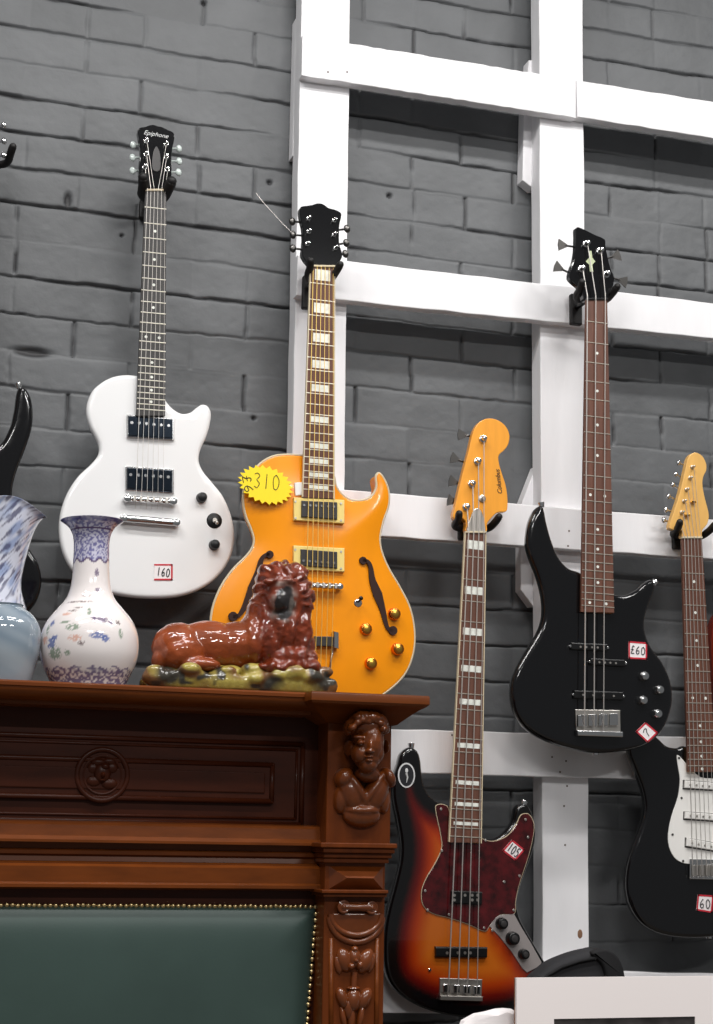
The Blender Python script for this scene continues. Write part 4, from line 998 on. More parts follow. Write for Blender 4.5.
# leather panel and nails
YL = Y_FR-.006
def lp(px, py): return U2(px, py, YL)
TLp = Vector(lp(0, 904)); TRp = Vector(lp(315.5, 907)); BRp = Vector(lp(306, 1024))
zt = TRp.y; xr = TRp.x; slope = (BRp.x-TRp.x)/(BRp.y-TRp.y)
xb = xr+slope*(0.12-zt)
bm = BM(); nxg, nzg = 50, 50; vs = []
for j in range(nzg+1):
    z = zt+(0.12-zt)*(j/nzg)**1.6; xe = xr+slope*(z-zt)
    row = []
    for i in range(nxg+1):
        x = xe+(XL+.02-xe)*(i/nxg)**1.8
        e = min(xe-x, zt-z, x-XL-.02+.05)
        row.append(bm.verts.new((x, YL-.016*(1-math.exp(-max(e, 0)/.018)), z)))
    vs.append(row)
for j in range(nzg):
    for i in range(nxg): bm.faces.new((vs[j][i], vs[j][i+1], vs[j+1][i+1], vs[j+1][i]))
lea = obj('leather_panel', bm, M['leather'], mant, smooth=True, label='dark green padded leather panel')
nb = BM(); add_ball(nb, (0, 0, 0), .0042, .0032, .0042, 2); nme = bpy.data.meshes.new('upholstery_nail'); nb.to_mesh(nme); nb.free(); nme.materials.append(M['brass'])
for p in nme.polygons: p.use_smooth = True
def nail(x, z):
    o = bpy.data.objects.new('upholstery_nail', nme); COL.objects.link(o); o.parent = mant; o.location = Vector((x+random.uniform(-.0006, .0006), YL-.001, z+random.uniform(-.0008, .0008)))-ORG[0]
x = xr
while x > xp(-6, YL, 904): nail(x, zt+.001); x -= .00845
z = zt-.0105
while z > zp(1030, YL, 306): nail(xr+.002+slope*(z-zt), z); z -= .0103
# pilaster
yP = Y_PIL
def pbox(nm, a, b, c_, d, yf, m=None, bev=.002, yb=None):
    bm = BM(); add_box(bm, xp(a, yf, (c_+d)/2), xp(b, yf, (c_+d)/2), yf, Y_FR+.02 if yb is None else yb, zp(d, yf, 355), zp(c_, yf, 355), bev)
    return obj(nm, bm, m or M['wood_v'], mant)
pbox('upper_pilaster', 327, 391, 716, 850, yP, yb=Y_BACK)
lowp = BM(); add_box(lowp, xp(324, yP, 950), xp(385, yP, 950), yP+.004, Y_BACK, 0, zp(862, yP, 355), .002); lp_o = obj('lower_pilaster', lowp, M['wood_v'], mant)
for i, (a, b, c_, d, yf) in enumerate(((321, 397.5, 843, 848, -.546), (323.5, 395, 848, 853, -.541), (324, 392, 853, 858, -.533), (324, 389, 858, 863, -.528))):
    pbox('capital_moulding', a, b, c_, d, yf, bev=.0015, yb=Y_BACK)
for a, b, c_, d, yf in ((322, 388.5, 890, 893.5, -.538), (323.5, 387, 893.5, 897, -.532)):
    pbox('necking_moulding', a, b, c_, d, yf, bev=.0012, yb=Y_BACK)
# faceted block
yb_ = yP+.004; Q = [U(a, b, yb_) for a, b in ((329, 866), (383, 867), (383, 889.5), (329, 889))]; R1_, R2_ = U(344, 877.5, yb_), U(370, 878, yb_)
bm = BM(); v = [bm.verts.new(q) for q in Q]; r1 = bm.verts.new((R1_.x, yb_-.018, R1_.z)); r2 = bm.verts.new((R2_.x, yb_-.018, R2_.z))
for f in ((v[0], v[1], r2, r1), (v[1], v[2], r2), (v[2], v[3], r1, r2), (v[3], v[0], r1), (v[0], v[3], v[2], v[1])): bm.faces.new(f)
obj('faceted_block', bm, M['carved'], mant, label='faceted diamond-cut block')
# carvings on the lower pilaster
yc = yP+.004; S = 1/597
pc = lambda px, py: U(px, py, yc)
bm = BM()
a, b = pc(342, 906.5), pc(370, 907.5)
add_tube(bm, [(a.x, yc-.006, a.z), ((a.x+b.x)/2, yc-.010, (a.z+b.z)/2), (b.x, yc-.006, b.z)], [.0075, .0055, .0075], 12)
for e in (a, b):
    for k, rr_ in ((0, .0085), (1, .0048)):
        add_tube(bm, [(e.x+rr_*math.cos(t), yc-.010, e.z+rr_*math.sin(t)) for t in [i*2*PI/24 for i in range(24)]], .0024, 8, closed=True)
    add_ball(bm, (e.x, yc-.009, e.z), .0055, .006, .0055)
obj('carved_scroll', bm, M['carved'], mant, smooth=40)
bm = BM()
def arc_px(x0, x1, ytop, ybot, n=24, y=yc):
    cx = (x0+x1)/2; return [(*(lambda p: (p.x, y, p.z))(U(cx+(x1-x0)/2*math.cos(t), ytop+(ybot-ytop)*math.sin(t), yc)),) for t in [PI*i/n for i in range(n+1)]]
add_tube(bm, arc_px(330.5, 381, 914, 935, y=yc-.003), .005, 10)
add_tube(bm, arc_px(329.5, 382, 917, 942, y=yc-.001), .0055, 10)
add_poly_prism(bm, [(p[0], p[2]) for p in arc_px(332, 379, 913, 934)], yc-.005, yc+.002, .002)
obj('carved_shield', bm, M['carved'], mant, smooth=40)
bm = BM()
for q in ([(331, 938), (331, 1060)], [(377, 938), (376, 1060)]):
    a, b = pc(*q[0]), pc(*q[1]); add_tube(bm, [(a.x, yc, a.z), (b.x, yc, b.z)], .004, 8)
obj('panel_bead', bm, M['wood'], mant, smooth=True)
def petals(bm, cx, cy, lst):
    for a, b, rx, rz, d, ang in lst:
        p = pc(cx+a, cy+b); add_ball(bm, (p.x, yc-.001, p.z), rx*S, d, rz*S, 2, rot=(ang, 'Y'))
bm = BM()
petals(bm, 354, 960, [(-10, 0, 8, 12, .009, -.35), (11, 1, 8, 13, .010, .45), (0, -2, 7, 10, .010, 0), (-4, 6, 4, 4, .014, 0), (0, 0, 3, 3, .015, 0), (0, -11, 4, 3.5, .010, 0), (-16, 5, 4, 9, .005, -.2), (17, 3, 3.5, 10, .007, .25), (5, 5, 4, 5, .011, .4)])
petals(bm, 353, 1000, [(-11, -2, 6, 11, .010, -.4), (11, -1, 7, 12, .011, .5), (0, 0, 8, 12, .012, 0), (0, -12, 7, 2.2, .009, 0), (-5, 8, 5, 12, .009, -.1), (7, 16, 3.5, 14, .010, .15), (-2, 18, 4, 14, .008, 0), (-10, 18, 3, 12, .006, -.2)])
a, b = pc(354, 972), pc(353, 988); add_tube(bm, [(a.x, yc-.003, a.z), (b.x, yc-.003, b.z)], .005, 10)
petals(bm, 353, 1045, [(-8, 0, 6, 12, .009, -.4), (8, 0, 6, 12, .010, .4), (0, 2, 6, 12, .011, 0)])
obj('carved_flower_drop', bm, M['carved'], mant, smooth=40, label='carved hanging flowers')

def remeshed(bm, voxel, smooth_it=4, factor=.5):
    me = bpy.data.meshes.new('tmp'); bm.to_mesh(me); bm.free()
    o = bpy.data.objects.new('tmp', me); COL.objects.link(o)
    m = o.modifiers.new('r', 'REMESH'); m.mode = 'VOXEL'; m.voxel_size = voxel; m.use_smooth_shade = True
    if smooth_it:
        s = o.modifiers.new('s', 'SMOOTH'); s.iterations = smooth_it; s.factor = factor
    dg = bpy.context.evaluated_depsgraph_get(); dg.update()
    out = bpy.data.meshes.new_from_object(o.evaluated_get(dg))
    bpy.data.objects.remove(o)
    for p in out.polygons: p.use_smooth = True
    return out
# cherub head and collar on the upper pilaster (crop 320,690 at 6.4)
yh = yP
HEAD = [True]
def E(bm, cx, cy, rx, rz, y, ry, ang=0, sub=3):
    if HEAD[0]: cx, cy, rx, rz = 300+(cx-297)*.87, 326+(cy-330)*.93, rx*.87, rz*.93
    p = U(320+cx/6.4, 690+cy/6.4, yh-y*.9); k = 1/6.4/600
    add_ball(bm, (p.x, yh-y, p.z), rx*k, ry, rz*k, sub, rot=(ang, 'Y') if ang else None)
bm = BM()
E(bm, 297, 340, 112, 180, .020, .046)                       # skull and face
E(bm, 297, 440, 98, 96, .024, .034)                         # jaw
E(bm, 285, 230, 140, 95, .022, .040)                        # forehead
E(bm, 238, 415, 62, 70, .036, .020); E(bm, 358, 415, 56, 70, .036, .020)      # cheeks
E(bm, 297, 496, 70, 58, .034, .022)                         # chin
E(bm, 306, 372, 19, 56, .056, .013, .05); E(bm, 308, 400, 27, 17, .062, .008) # nose
E(bm, 286, 404, 11, 10, .058, .007); E(bm, 331, 404, 11, 10, .058, .007)
E(bm, 238, 308, 50, 16, .050, .007, .1); E(bm, 364, 306, 44, 16, .050, .007, -.1)   # brows
E(bm, 242, 342, 26, 17, .054, .008); E(bm, 362, 340, 24, 17, .054, .008)      # eyeballs with lids
E(bm, 304, 440, 30, 9, .058, .008); E(bm, 304, 464, 26, 11, .057, .008)       # lips
E(bm, 160, 380, 26, 55, .012, .022); E(bm, 428, 370, 20, 50, .012, .022)      # ears
E(bm, 297, 560, 95, 60, .010, .026)                         # neck
obj('cherub_head', remeshed(bm, .0010, 4, .5), M['carved'], mant, label='carved cherub face')
bm = BM(); rr2 = random.Random(5)
for i in range(46):
    a = PI*(.02+.96*rr2.random()); rad = .86+.22*rr2.random()
    cx, cy = 292+128*rad*math.cos(a), 268-112*rad*math.sin(a)
    E(bm, cx, cy, 30+18*rr2.random(), 26+16*rr2.random(), .030+.026*rr2.random()*math.sin(a)+.004, .014, rr2.uniform(-.6, .6), 2)
for cx, cy in ((215, 205), (255, 188), (300, 195), (345, 190), (385, 210), (180, 240), (410, 250)): E(bm, cx, cy, 34, 26, .056, .012, rr2.uniform(-.6, .6), 2)
obj('cherub_hair', remeshed(bm, .0013, 5, .5), M['carved'], mant, label='carved curls of the cherub')
HEAD[0] = False
bm = BM()                                                   # folded wings meeting below the chin, and a lobe
E(bm, 150, 560, 55, 70, .006, .022, .5); E(bm, 432, 560, 42, 70, .006, .022, -.5)
E(bm, 190, 660, 75, 130, .004, .022, -.35); E(bm, 355, 660, 75, 130, .004, .022, .35)
E(bm, 235, 640, 40, 150, .008, .020, -.6); E(bm, 325, 640, 40, 150, .008, .020, .6)
E(bm, 130, 700, 45, 90, .002, .014); E(bm, 405, 700, 40, 90, .002, .014)
E(bm, 265, 800, 125, 80, .003, .018); E(bm, 265, 770, 120, 40, .004, .022)
obj('cherub_wings', remeshed(bm, .0013, 6, .5), M['carved'], mant, label='carved folded wings under the cherub')

# ================================================================== VASES AND LION
zS = z_top
def lathe(name, prof, cx, cy, m, paint=None, nth=160, wavy=None, label=None, cat=None, group=None, wall=.003):
    """prof: (r,z) outside from foot to rim; inner wall added; paint(theta, z, r) colours"""
    P = [tuple(p) for p in smooth_open([(r, z) for r, z in prof], 10)]
    outer = [(0.0005, P[0][1])]+P
    inner = [(max(r-wall, .002), z) for r, z in P[::-1]][0:-1]
    rings = outer+inner+[(.0005, P[0][1]+wall*2)]
    V, C = [], []
    for r, z in rings:
        for k in range(nth):
            th = 2*PI*k/nth
            rr_, z_ = (wavy(th, r, z) if wavy else (r, z))
            V.append((rr_*math.cos(th), rr_*math.sin(th), z_))
            C.append((*(paint(th, z, r) if paint else (1, 1, 1)), 1))
    F = []
    for i in range(len(rings)-1):
        for k in range(nth):
            F.append((i*nth+k, i*nth+(k+1) % nth, (i+1)*nth+(k+1) % nth, (i+1)*nth+k))
    F.append(tuple(range(nth))[::-1]); F.append(tuple(range((len(rings)-1)*nth, len(rings)*nth)))
    me = bpy.data.meshes.new(name); me.from_pydata(V, [], F); me.update()
    ca = me.color_attributes.new('Col', 'FLOAT_COLOR', 'POINT'); ca.data.foreach_set('color', np.array(C, np.float32).ravel())
    for p in me.polygons: p.use_smooth = True
    o = bpy.data.objects.new(name, me); COL.objects.link(o); me.materials.append(m); o.location = (cx, cy, zS)
    return tag(o, label, cat, group)
yv = -.475
sc_v = lambda px, py: (U(px+1, py, yv)-U(px, py, yv)).length
kv = sc_v(90, 600); kz = (U(90, 600, yv)-U(90, 601, yv)).length
# porcelain bottle vase: outline read at crop (0,480) x4.655
cxv = U(0+421/4.655, 650, yv).x
zb_v = U(90, 689, yv).z
hgt = lambda c: zS+ (U(90, 480+c/4.655, yv).z-zb_v)
pr = [(168, 975), (178, 945), (205, 890), (224, 830), (228, 770), (220, 715), (195, 660), (155, 610), (117, 565), (98, 520), (89, 470), (85, 410), (83, 340), (84, 290), (92, 255), (112, 222), (147, 196)]
prof = [(r/4.655*kv, hgt(c)-zS) for r, c in pr]
prof[0] = (prof[0][0], 0)
prn = random.Random(11)
Wt = lin((233, 226, 224)); Bl = lin((74, 78, 150)); Pu = lin((90, 70, 110)); Gr = lin((110, 135, 110)); Pk = lin((214, 160, 140)); Bf = lin((60, 90, 160)); Br = lin((90, 70, 70))
TH0 = math.atan2(CAM.y-yv, CAM.x-cxv)                       # side that faces the room's middle
spots = []
def pos(cx, cy): return (TH0+math.asin(max(-1, min(1, (cx-421)/225))), hgt(cy)-zS)
for cx, cy, rx, rz, c in [(250, 785, 26, 24, Bf), (222, 765, 22, 20, Pk), (265, 760, 16, 14, Bf), (340, 715, 30, 14, Gr), (462, 755, 36, 15, Bf), (490, 770, 20, 12, Bf), (355, 765, 30, 14, Pk), (470, 680, 34, 13, Pu), (445, 670, 18, 8, Pu), (265, 830, 34, 26, Gr), (240, 690, 14, 12, Bf), (290, 650, 24, 6, Pk), (320, 635, 22, 5, Br), (350, 620, 20, 4, Br), (330, 590, 60, 4, Br), (400, 560, 26, 3, Br), (300, 690, 24, 5, Gr), (520, 690, 16, 9, Pu), (555, 690, 12, 10, Br), (560, 740, 10, 20, Gr), (320, 830, 14, 12, Gr), (385, 790, 16, 9, Br), (228, 720, 12, 24, Gr), (495, 530, 14, 9, Pu), (490, 450, 10, 18, Pu), (415, 640, 8, 16, Gr)]:
    th, z = pos(cx, cy); spots.append((th, z, rx/4.655*kv, rz/4.655*kz, c))
for i in range(26):                                         # flowers on the far side too
    spots.append((TH0+prn.uniform(1.4, 4.9), hgt(prn.uniform(610, 850))-zS, .006, .004, prn.choice([Bf, Gr, Pk, Pu])))
z_n0 = hgt(395)-zS; z_b1 = hgt(905)-zS
gA = np.random.default_rng(21).random((64, 64))
def vn(a, b):
    i, j = math.floor(a), math.floor(b); fa, fb = a-i, b-j
    fa = fa*fa*(3-2*fa); fb = fb*fb*(3-2*fb); q = lambda x, y: gA[x % 64, y % 64]
    return (q(i, j)*(1-fa)+q(i+1, j)*fa)*(1-fb)+(q(i, j+1)*(1-fa)+q(i+1, j+1)*fa)*fb
def mixc(a, b, t): return tuple(x+(y-x)*t for x, y in zip(a, b))
def paint_v(th, z, r):
    c = Wt
    if z > z_n0+.003*math.sin(th*9):
        n = vn(th*13, z*520+3)
        t = min(1, max(0, (n-.40)*5)); c = mixc(lin((206, 204, 222)), lin((92, 90, 150)), t*.85)
        if z < z_n0+.004+.003*math.sin(th*9): c = Pu
        if z > prof[-1][1]-.006: c = mixc(c, Bl, .6)
        if abs(z-(hgt(243)-zS)) < .0014: c = Pu
    elif z < z_b1+.006*abs(math.sin(th*7)):
        n = vn(th*40/2/PI*3, z*420); c = mixc(Wt, mixc(Pu, Bl, .3), min(1, max(0, (n-.35)*5))*.85)
    else:
        for t0, z0_, rx, rz, cc in spots:
            d = (th-t0+PI) % (2*PI)-PI
            q = math.hypot(d*r/rx, (z-z0_)/rz)
            if q < 1.25:
                n = vn(th*45, z*700)
                if n > .26+.4*max(0, q-.6): c = mixc(c, cc, .8 if q < 1 else .4)
    return c
vz = lathe('bottle_vase', [(r, z) for r, z in prof], cxv, yv, M['porcelain'], paint_v, 260, label='white porcelain bottle vase with blue patterned neck and painted flowers', cat='vase', group='vases on the shelf')
vz.rotation_euler.y = -.028
# blue grey round vase
yv2 = -.487; k2 = sc_v(0, 640)
cx2 = U(3, 650, yv2).x; h2 = lambda py: zS+(U(5, py, yv2).z-U(5, 688, yv2).z)-zS
prof2 = [(30*k2, 0), (33*k2, h2(674)), (36.5*k2, h2(657)), (37*k2, h2(642)), (35*k2, h2(629)), (28*k2, h2(619)), (20*k2, h2(613)), (17*k2, h2(611)), (18*k2, h2(609))]
cA, cB = lin((112, 128, 142)), lin((172, 180, 186))
def paint2(th, z, r):
    n = vn(th*1.2+z*40+8, z*30+th*.6); m_ = vn(th*3+z*90, z*60)
    return mixc(cA, cB, min(1, max(0, (n-.3)*1.6))*.6+.15*m_)
lathe('round_vase', prof2, cx2, yv2, M['bluegrey'], paint2, 160, label='squat blue-grey glass vase at the left end of the shelf', cat='vase', group='vases on the shelf')
# swirled glass vase with a flared wavy rim
yv3 = -.338; k3 = sc_v(0, 560); k3 = (U(1, 560, yv3)-U(0, 560, yv3)).length
cx3 = U(-9, 560, yv3).x; h3 = lambda py: (U(0, py, yv3).z-U(0, 684, yv3).z)
prof3 = [(34*k3, 0), (40*k3, h3(660)), (42*k3, h3(635)), (40*k3, h3(612)), (38.5*k3, h3(602)), (35*k3, h3(592)), (32*k3, h3(580)), (32.5*k3, h3(565)), (36*k3, h3(545)), (41*k3, h3(524)), (46*k3, h3(508)), (50.5*k3, h3(503))]
cW, cBl, cPu = lin((218, 222, 236)), lin((104, 136, 192)), lin((70, 68, 100))
def paint3(th, z, r):
    x_ = .062*th; ac = x_-z*.9; al = x_*.9+z
    n = vn(ac/.008+20, al/.04+4); n2 = vn(ac/.0036+7, al/.020+9)
    c = mixc(cW, cBl, min(1, max(0, (n-.45)*3))*.6); c = mixc(c, cPu, min(1, max(0, (n2-.58)*5))*.8*min(1, max(.15, (z-.08)/.1)))
    return c
hR = prof3[-1][1]
def wav(th, r, z):
    f = max(0, (z-hR+.05)/.05)**2
    return r*(1+.06*f*math.cos(th*3+.2)), z+.010*f*math.cos(th*3-2.4)
lathe('flared_vase', prof3, cx3, yv3, M['swirl'], paint3, 220, wavy=wav, label='tall swirled blue and white glass vase with flared wavy rim', cat='vase', group='vases on the shelf')

# lion figurine (crop 140,545 at 3.565)
yl = -.485
fig = thing('lion_figurine', U(236, 689, yl)*1.0, 'glossy brown ceramic lion figurine lying on a mottled yellow-green base', 'figurine')
fig.location.z = zS; ORG[0] = fig.location.copy()
dz_l = zS-U(236, 690, yl).z
kl = (U(237, 640, yl)-U(236, 640, yl)).length/3.565
def LP(cx, cy, dy=0):
    p = U(140+cx/3.565, 545+cy/3.565, yl+dy*.8); return Vector((p.x, yl+dy, p.z+dz_l))
def LE(bm, cx, cy, rx, rz, dy, ry, ang=0):
    add_ball(bm, LP(cx, cy, dy), rx*kl, ry, rz*kl, 3, rot=(ang, 'Y') if ang else None)
bm = BM()
LE(bm, 135, 355, 92, 88, .000, .042)                        # rump
LE(bm, 150, 375, 82, 66, -.018, .030, -.3)                  # near haunch
LE(bm, 250, 350, 140, 90, .004, .042)                       # trunk
LE(bm, 350, 350, 110, 88, .002, .042)                       # shoulder
LE(bm, 455, 330, 100, 110, -.004, .046)                     # chest
LE(bm, 505, 290, 116, 124, -.006, .048)                     # mane front
LE(bm, 510, 180, 112, 124, -.004, .050)                     # mane round head
LE(bm, 508, 112, 98, 68, -.004, .046)                       # crown
LE(bm, 560, 330, 62, 120, -.006, .040)                      # mane right side
LE(bm, 440, 230, 60, 110, .000, .040, .25)                  # mane left side
LE(bm, 405, 285, 52, 80, .002, .040, .5)
LE(bm, 405, 340, 70, 90, -.006, .042)
LE(bm, 530, 395, 105, 52, -.014, .044)                      # mane hem
LE(bm, 492, 152, 60, 80, -.030, .026)                       # face
LE(bm, 488, 190, 42, 44, -.040, .022)                       # muzzle
LE(bm, 460, 118, 26, 12, -.052, .008, -.1); LE(bm, 525, 118, 26, 12, -.052, .008, .1)
LE(bm, 445, 85, 26, 24, -.012, .016); LE(bm, 580, 88, 24, 24, -.012, .016)    # ears
LE(bm, 590, 425, 55, 26, -.040, .024); LE(bm, 470, 428, 60, 24, -.044, .022)  # fore paws
LE(bm, 520, 420, 90, 26, -.030, .030)
LE(bm, 215, 415, 70, 24, -.038, .016)                       # hind paw
LE(bm, 70, 400, 30, 40, -.010, .020)                        # tail root
me = remeshed(bm, .0021, 9, .5)
V = np.zeros(len(me.vertices)*3); me.vertices.foreach_get('co', V); V = V.reshape(-1, 3)
Nn = np.zeros(len(me.vertices)*3); me.vertices.foreach_get('normal', Nn); Nn = Nn.reshape(-1, 3)
q0 = LP(0, 0); CX = (V[:, 0]-q0.x)/kl; CY = (q0.z-V[:, 2])/kl*1.0
# locks of the mane: wavy vertical ridges
ang = np.arctan2(CX-512, 175-CY)
mane = np.clip((CX-375)/50, 0, 1)
rad = np.hypot(CX-512, (CY-175)*.9)
facem = np.clip((95-np.hypot((CX-494)*1.25, CY-165))/25, 0, 1)*(V[:, 1] < yl-.018)
locks = np.where(CY < 180, np.sin(ang*15+vnoise(CX/25, CY/25, 31)*5), np.sin(CX/8.5+3*vnoise(CX/60, CY/45, 32)+CY/40))
disp = .0024*locks*mane*(1-facem)+.0016*(vnoise(CX/9, CY/9, 33)-.5)*mane*(1-facem)+.0014*(vnoise(CX/22+50, CY/18, 34)-.5)
V += Nn*disp[:, None]
me.vertices.foreach_set('co', V.ravel())
ca = me.color_attributes.new('Col', 'FLOAT_COLOR', 'POINT')
body = np.array(lin((132, 58, 17))); mn = np.array(lin((108, 40, 13))); dk = np.array(lin((34, 30, 30))); gy = np.array(lin((150, 140, 132))); pale = np.array(lin((176, 96, 52)))
n = vnoise(CX/40, CY/30, 35)[:, None]
C = body*(.75+.5*n)*(1-mane[:, None])+mn*(.7+.6*vnoise(CX/14, CY/22, 36)[:, None])*mane[:, None]
fr1 = np.hypot((CX-490)/42, (CY-172)/62)+.35*(vnoise(CX/18, CY/18, 52)-.5)
front = (V[:, 1] < yl-.022).astype(float)
ring_ = np.exp(-((fr1-1.0)/.22)**2)*front*np.clip(vnoise(CX/16, CY/16, 51)*1.5-.2, 0, 1)
C = C*(1-.75*ring_[:, None])+gy*.75*ring_[:, None]
inn = np.clip((1.0-fr1)/.15, 0, 1)*front
C = C*(1-inn[:, None])+dk*inn[:, None]
hl = np.clip((1-np.hypot((CX-518)/12, (CY-180)/36))*2, 0, 1)*front
C = C*(1-.4*hl[:, None])+gy*.4*hl[:, None]
ca.data.foreach_set('color', np.concatenate([C, np.ones((len(C), 1))], 1).astype(np.float32).ravel())
obj('lion', me, M['glaze'], fig, label='brown glazed lion with dark face and rippled mane')
bm = BM()
b0, b1 = LP(8, 518), LP(672, 518); zbm = zS
rg = random.Random(9)
add_box(bm, b0.x+.004, b1.x-.004, yl-.058, yl+.05, zbm, LP(0, 440).z-0.004)
for i in range(70):
    cx = rg.uniform(30, 650); yy = rg.uniform(-.056, .045); top = rg.uniform(418, 470)
    r = rg.uniform(.010, .020); p = LP(cx, top); add_ball(bm, (p.x, yl+yy, max(p.z-r*.6, zbm+r*.8)), r*1.3, r, r*.8, 2)
for i in range(24):
    cx = 20+i*27.5; p = LP(cx, 480); add_ball(bm, (p.x, yl-.052, zbm+.014), .011, .009, .0135, 2)
for v_ in bm.verts: v_.co.z = max(v_.co.z, zbm+.0005)
me = remeshed(bm, .0022, 8, .6)
V = np.zeros(len(me.vertices)*3); me.vertices.foreach_get('co', V); V = V.reshape(-1, 3)
V[:, 2] = np.maximum(V[:, 2], zbm+.0003); me.vertices.foreach_set('co', V.ravel())
CX = (V[:, 0]-q0.x)/kl; CY = (q0.z-V[:, 2])/kl
nn1 = vnoise(CX/55, CY/40+V[:, 1]*60, 41); nn2 = vnoise(CX/28+9, CY/26+V[:, 1]*90, 42)
ye = np.array(lin((158, 142, 66))); br = np.array(lin((108, 72, 38))); dk = np.array(lin((50, 46, 38))); gn = np.array(lin((140, 138, 92)))
t = np.clip((nn1-.35)*4, 0, 1)[:, None]; C = br*(1-t)+ye*t
t = np.clip((nn2-.62)*6, 0, 1)[:, None]; C = C*(1-t)+dk*t
for cx, cy, rx, ry in ((95, 440, 45, 40), (460, 460, 42, 30), (610, 445, 30, 45)):
    t = np.clip((1.2-np.hypot((CX-cx)/rx, (CY-cy)/ry))*2, 0, 1)[:, None]; C = C*(1-t)+dk*t
t = np.clip((1.3-np.hypot((CX-540)/75, (CY-480)/40))*1.5, 0, 1)[:, None]*.8; C = C*(1-t)+ye*t
ca = me.color_attributes.new('Col', 'FLOAT_COLOR', 'POINT'); ca.data.foreach_set('color', np.concatenate([C, np.ones((len(C), 1))], 1).astype(np.float32).ravel())
obj('base', me, M['glaze'], fig, label='rocky yellow-green glazed base with dark patches')

# ================================================================== LOWER RIGHT: PICTURE, BAG, PAPER
yPic = -.62
TLc, TRc = U(516.5, 978, yPic), U(713, 981.5, yPic)
pic = thing('framed_picture', Vector((TLc.x+.22, yPic+.012, 0)), 'white framed picture with a dark print standing at the lower right', 'picture')
x0, x1, z1 = TLc.x, U(729, 983, yPic).x, TLc.z
bm = BM(); add_box(bm, x0+.001, x1-.001, yPic+.004, yPic+.012, 0, z1-.001); obj('backing', bm, M['neck_wood'], pic)
inx0, inz1 = U(554, 1019, yPic).x, U(554, 1019, yPic).z
bm = BM()
ix1 = x1-(inx0-x0)
for ya, yb2 in ((yPic, yPic+.006),):
    o_ = [(x0, 0), (x1, 0), (x1, z1), (x0, z1)]; i_ = [(inx0, .08), (ix1, .08), (ix1, inz1), (inx0, inz1)]
    VV = {(k, y_): [bm.verts.new((a, y_, b)) for a, b in q] for k, q in (('o', o_), ('i', i_)) for y_ in (ya, yb2)}
    for k in range(4):
        l = (k+1) % 4
        for A_, B_ in ((('o', ya), ('i', ya)), (('i', ya), ('i', yb2)), (('i', yb2), ('o', yb2)), (('o', yb2), ('o', ya))):
            bm.faces.new((VV[A_][k], VV[A_][l], VV[B_][l], VV[B_][k]))
obj('mount', bm, M['frame'], pic, label='broad white border')
bm = BM(); add_box(bm, inx0-.002, x1-(inx0-x0)+.002, yPic+.002, yPic+.0045, .06, inz1+.002); obj('print', bm, M['print'], pic, label='dark photographic print')
# gig bag: soft rounded top behind the picture
yG = -.46
gb = thing('gig_bag', Vector((U(575, 960, yG).x, yG+.05, 0)), 'black padded bag with rounded top standing behind the white picture', 'bag')
topo = [(531, 1000), (536, 981), (544, 972.5), (556, 963), (575, 955), (592, 950.5), (606, 949.5), (617, 954), (623, 964), (625, 980), (626, 1010)]
pts = [U2(a, b, yG) for a, b in topo]; pts = [tuple(p) for p in smooth_open(pts, 5)]
full = [(pts[0][0]+.02, .0)]+pts+[(pts[-1][0]-.02, .0)]
bm = BM(); add_poly_prism(bm, resample(full, .02), yG, yG+.045, .015, 4); obj('padded_shell', bm, M['fabric_grey'], gb, smooth=40)
bm = BM(); rim = [(595, 952), (607, 949.5), (617, 954), (623.5, 964), (627, 980), (628, 1015), (612, 1015), (609, 985), (604, 966), (594, 955)]
add_poly_prism(bm, smooth_closed([U2(a, b, yG-.012) for a, b in rim], 4), yG-.008, yG+.05, .005, 3); obj('side_band', bm, M['fabric'], gb, smooth=40)
bm = BM(); add_tube(bm, [(*U(a, b, yG-.004),) for a, b in ((538, 984), (548, 975), (562, 967), (580, 961), (596, 958))], .003, 8); obj('piping', bm, M['fabric'], gb, smooth=True)
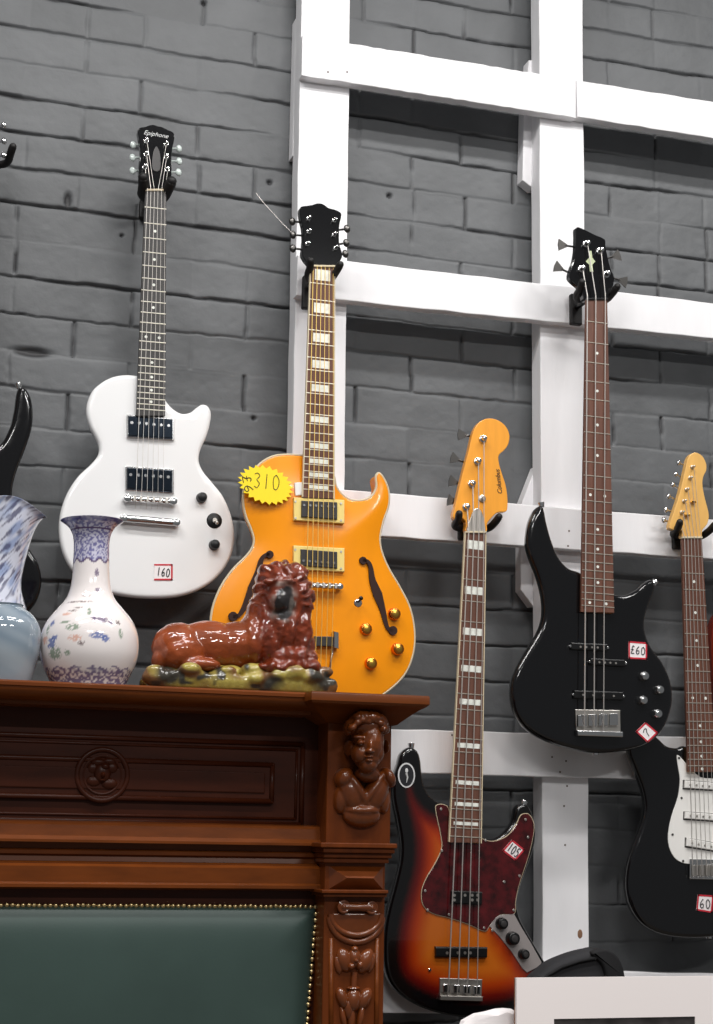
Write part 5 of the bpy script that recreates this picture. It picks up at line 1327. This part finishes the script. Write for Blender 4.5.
# crumpled white paper parcel
yW = -.60
wp = [(446, 1046), (456, 1033), (466, 1023), (478, 1016), (488, 1014), (498, 1012), (507, 1009.5), (515, 1011), (517, 1017), (515, 1034), (514, 1064)]
bm = BM(); P = [U2(a, b, yW) for a, b in wp]; full = [(P[0][0], .0)]+P+[(P[-1][0], .0)]
full = resample(full, .012); n = len(full); rgp = random.Random(4)
rings = []
for j, yy in enumerate((yW, yW+.004, yW+.015, yW+.025, yW+.03)):
    ins = (.006, 0, -.002, .002, .008)[j]; nmv = normals2(full)
    rings.append([(p[0]-q[0]*(ins+rgp.uniform(-.004, .004)), yy+rgp.uniform(-.003, .003), max(0, p[1]-q[1]*(ins+rgp.uniform(-.0025, .0025)))) for p, q in zip(full, nmv)])
add_loft(bm, rings)
tag(recenter(obj('paper_parcel', bm, M['paper'], smooth=25)), 'crumpled white paper parcel beside the white framed picture', 'parcel')

# ================================================================== LIGHT
w = bpy.data.worlds.new('world'); SC.world = w; w.use_nodes = True
bg = w.node_tree.nodes['Background']; bg.inputs['Color'].default_value = (.96, .98, 1, 1); bg.inputs['Strength'].default_value = .15
def area(name, loc, target, sx, sy, power, col=(1, .98, .96)):
    l = bpy.data.lights.new(name, 'AREA'); l.shape = 'RECTANGLE'; l.size = sx; l.size_y = sy; l.energy = power; l.color = col
    o = bpy.data.objects.new(name, l); COL.objects.link(o); o.location = loc
    o.rotation_euler = (Vector(target)-Vector(loc)).to_track_quat('-Z', 'Y').to_euler(); return o
for x_ in (-.6, .8, 2.2):
    area('ceiling_and_fill_light', (x_, -1.35, 3.5), (x_, -1.2, 0), .9, .12, 21)
    area('ceiling_and_fill_light', (x_, -2.1, 3.6), (x_, -1.9, 0), .9, .12, 22)
for x_ in (-.4, 2.0):
    area('ceiling_and_fill_light', (x_, -5.3, 3.6), (x_, -4.6, 0), 1.2, .15, 62)  # added fill pair behind the camera, brightens the lower objects
SC.view_settings.view_transform = 'Standard'; SC.view_settings.look = 'None'
SC.view_settings.gamma = 1; SC.view_settings.use_curve_mapping = False
SC.view_settings.exposure = 0.0
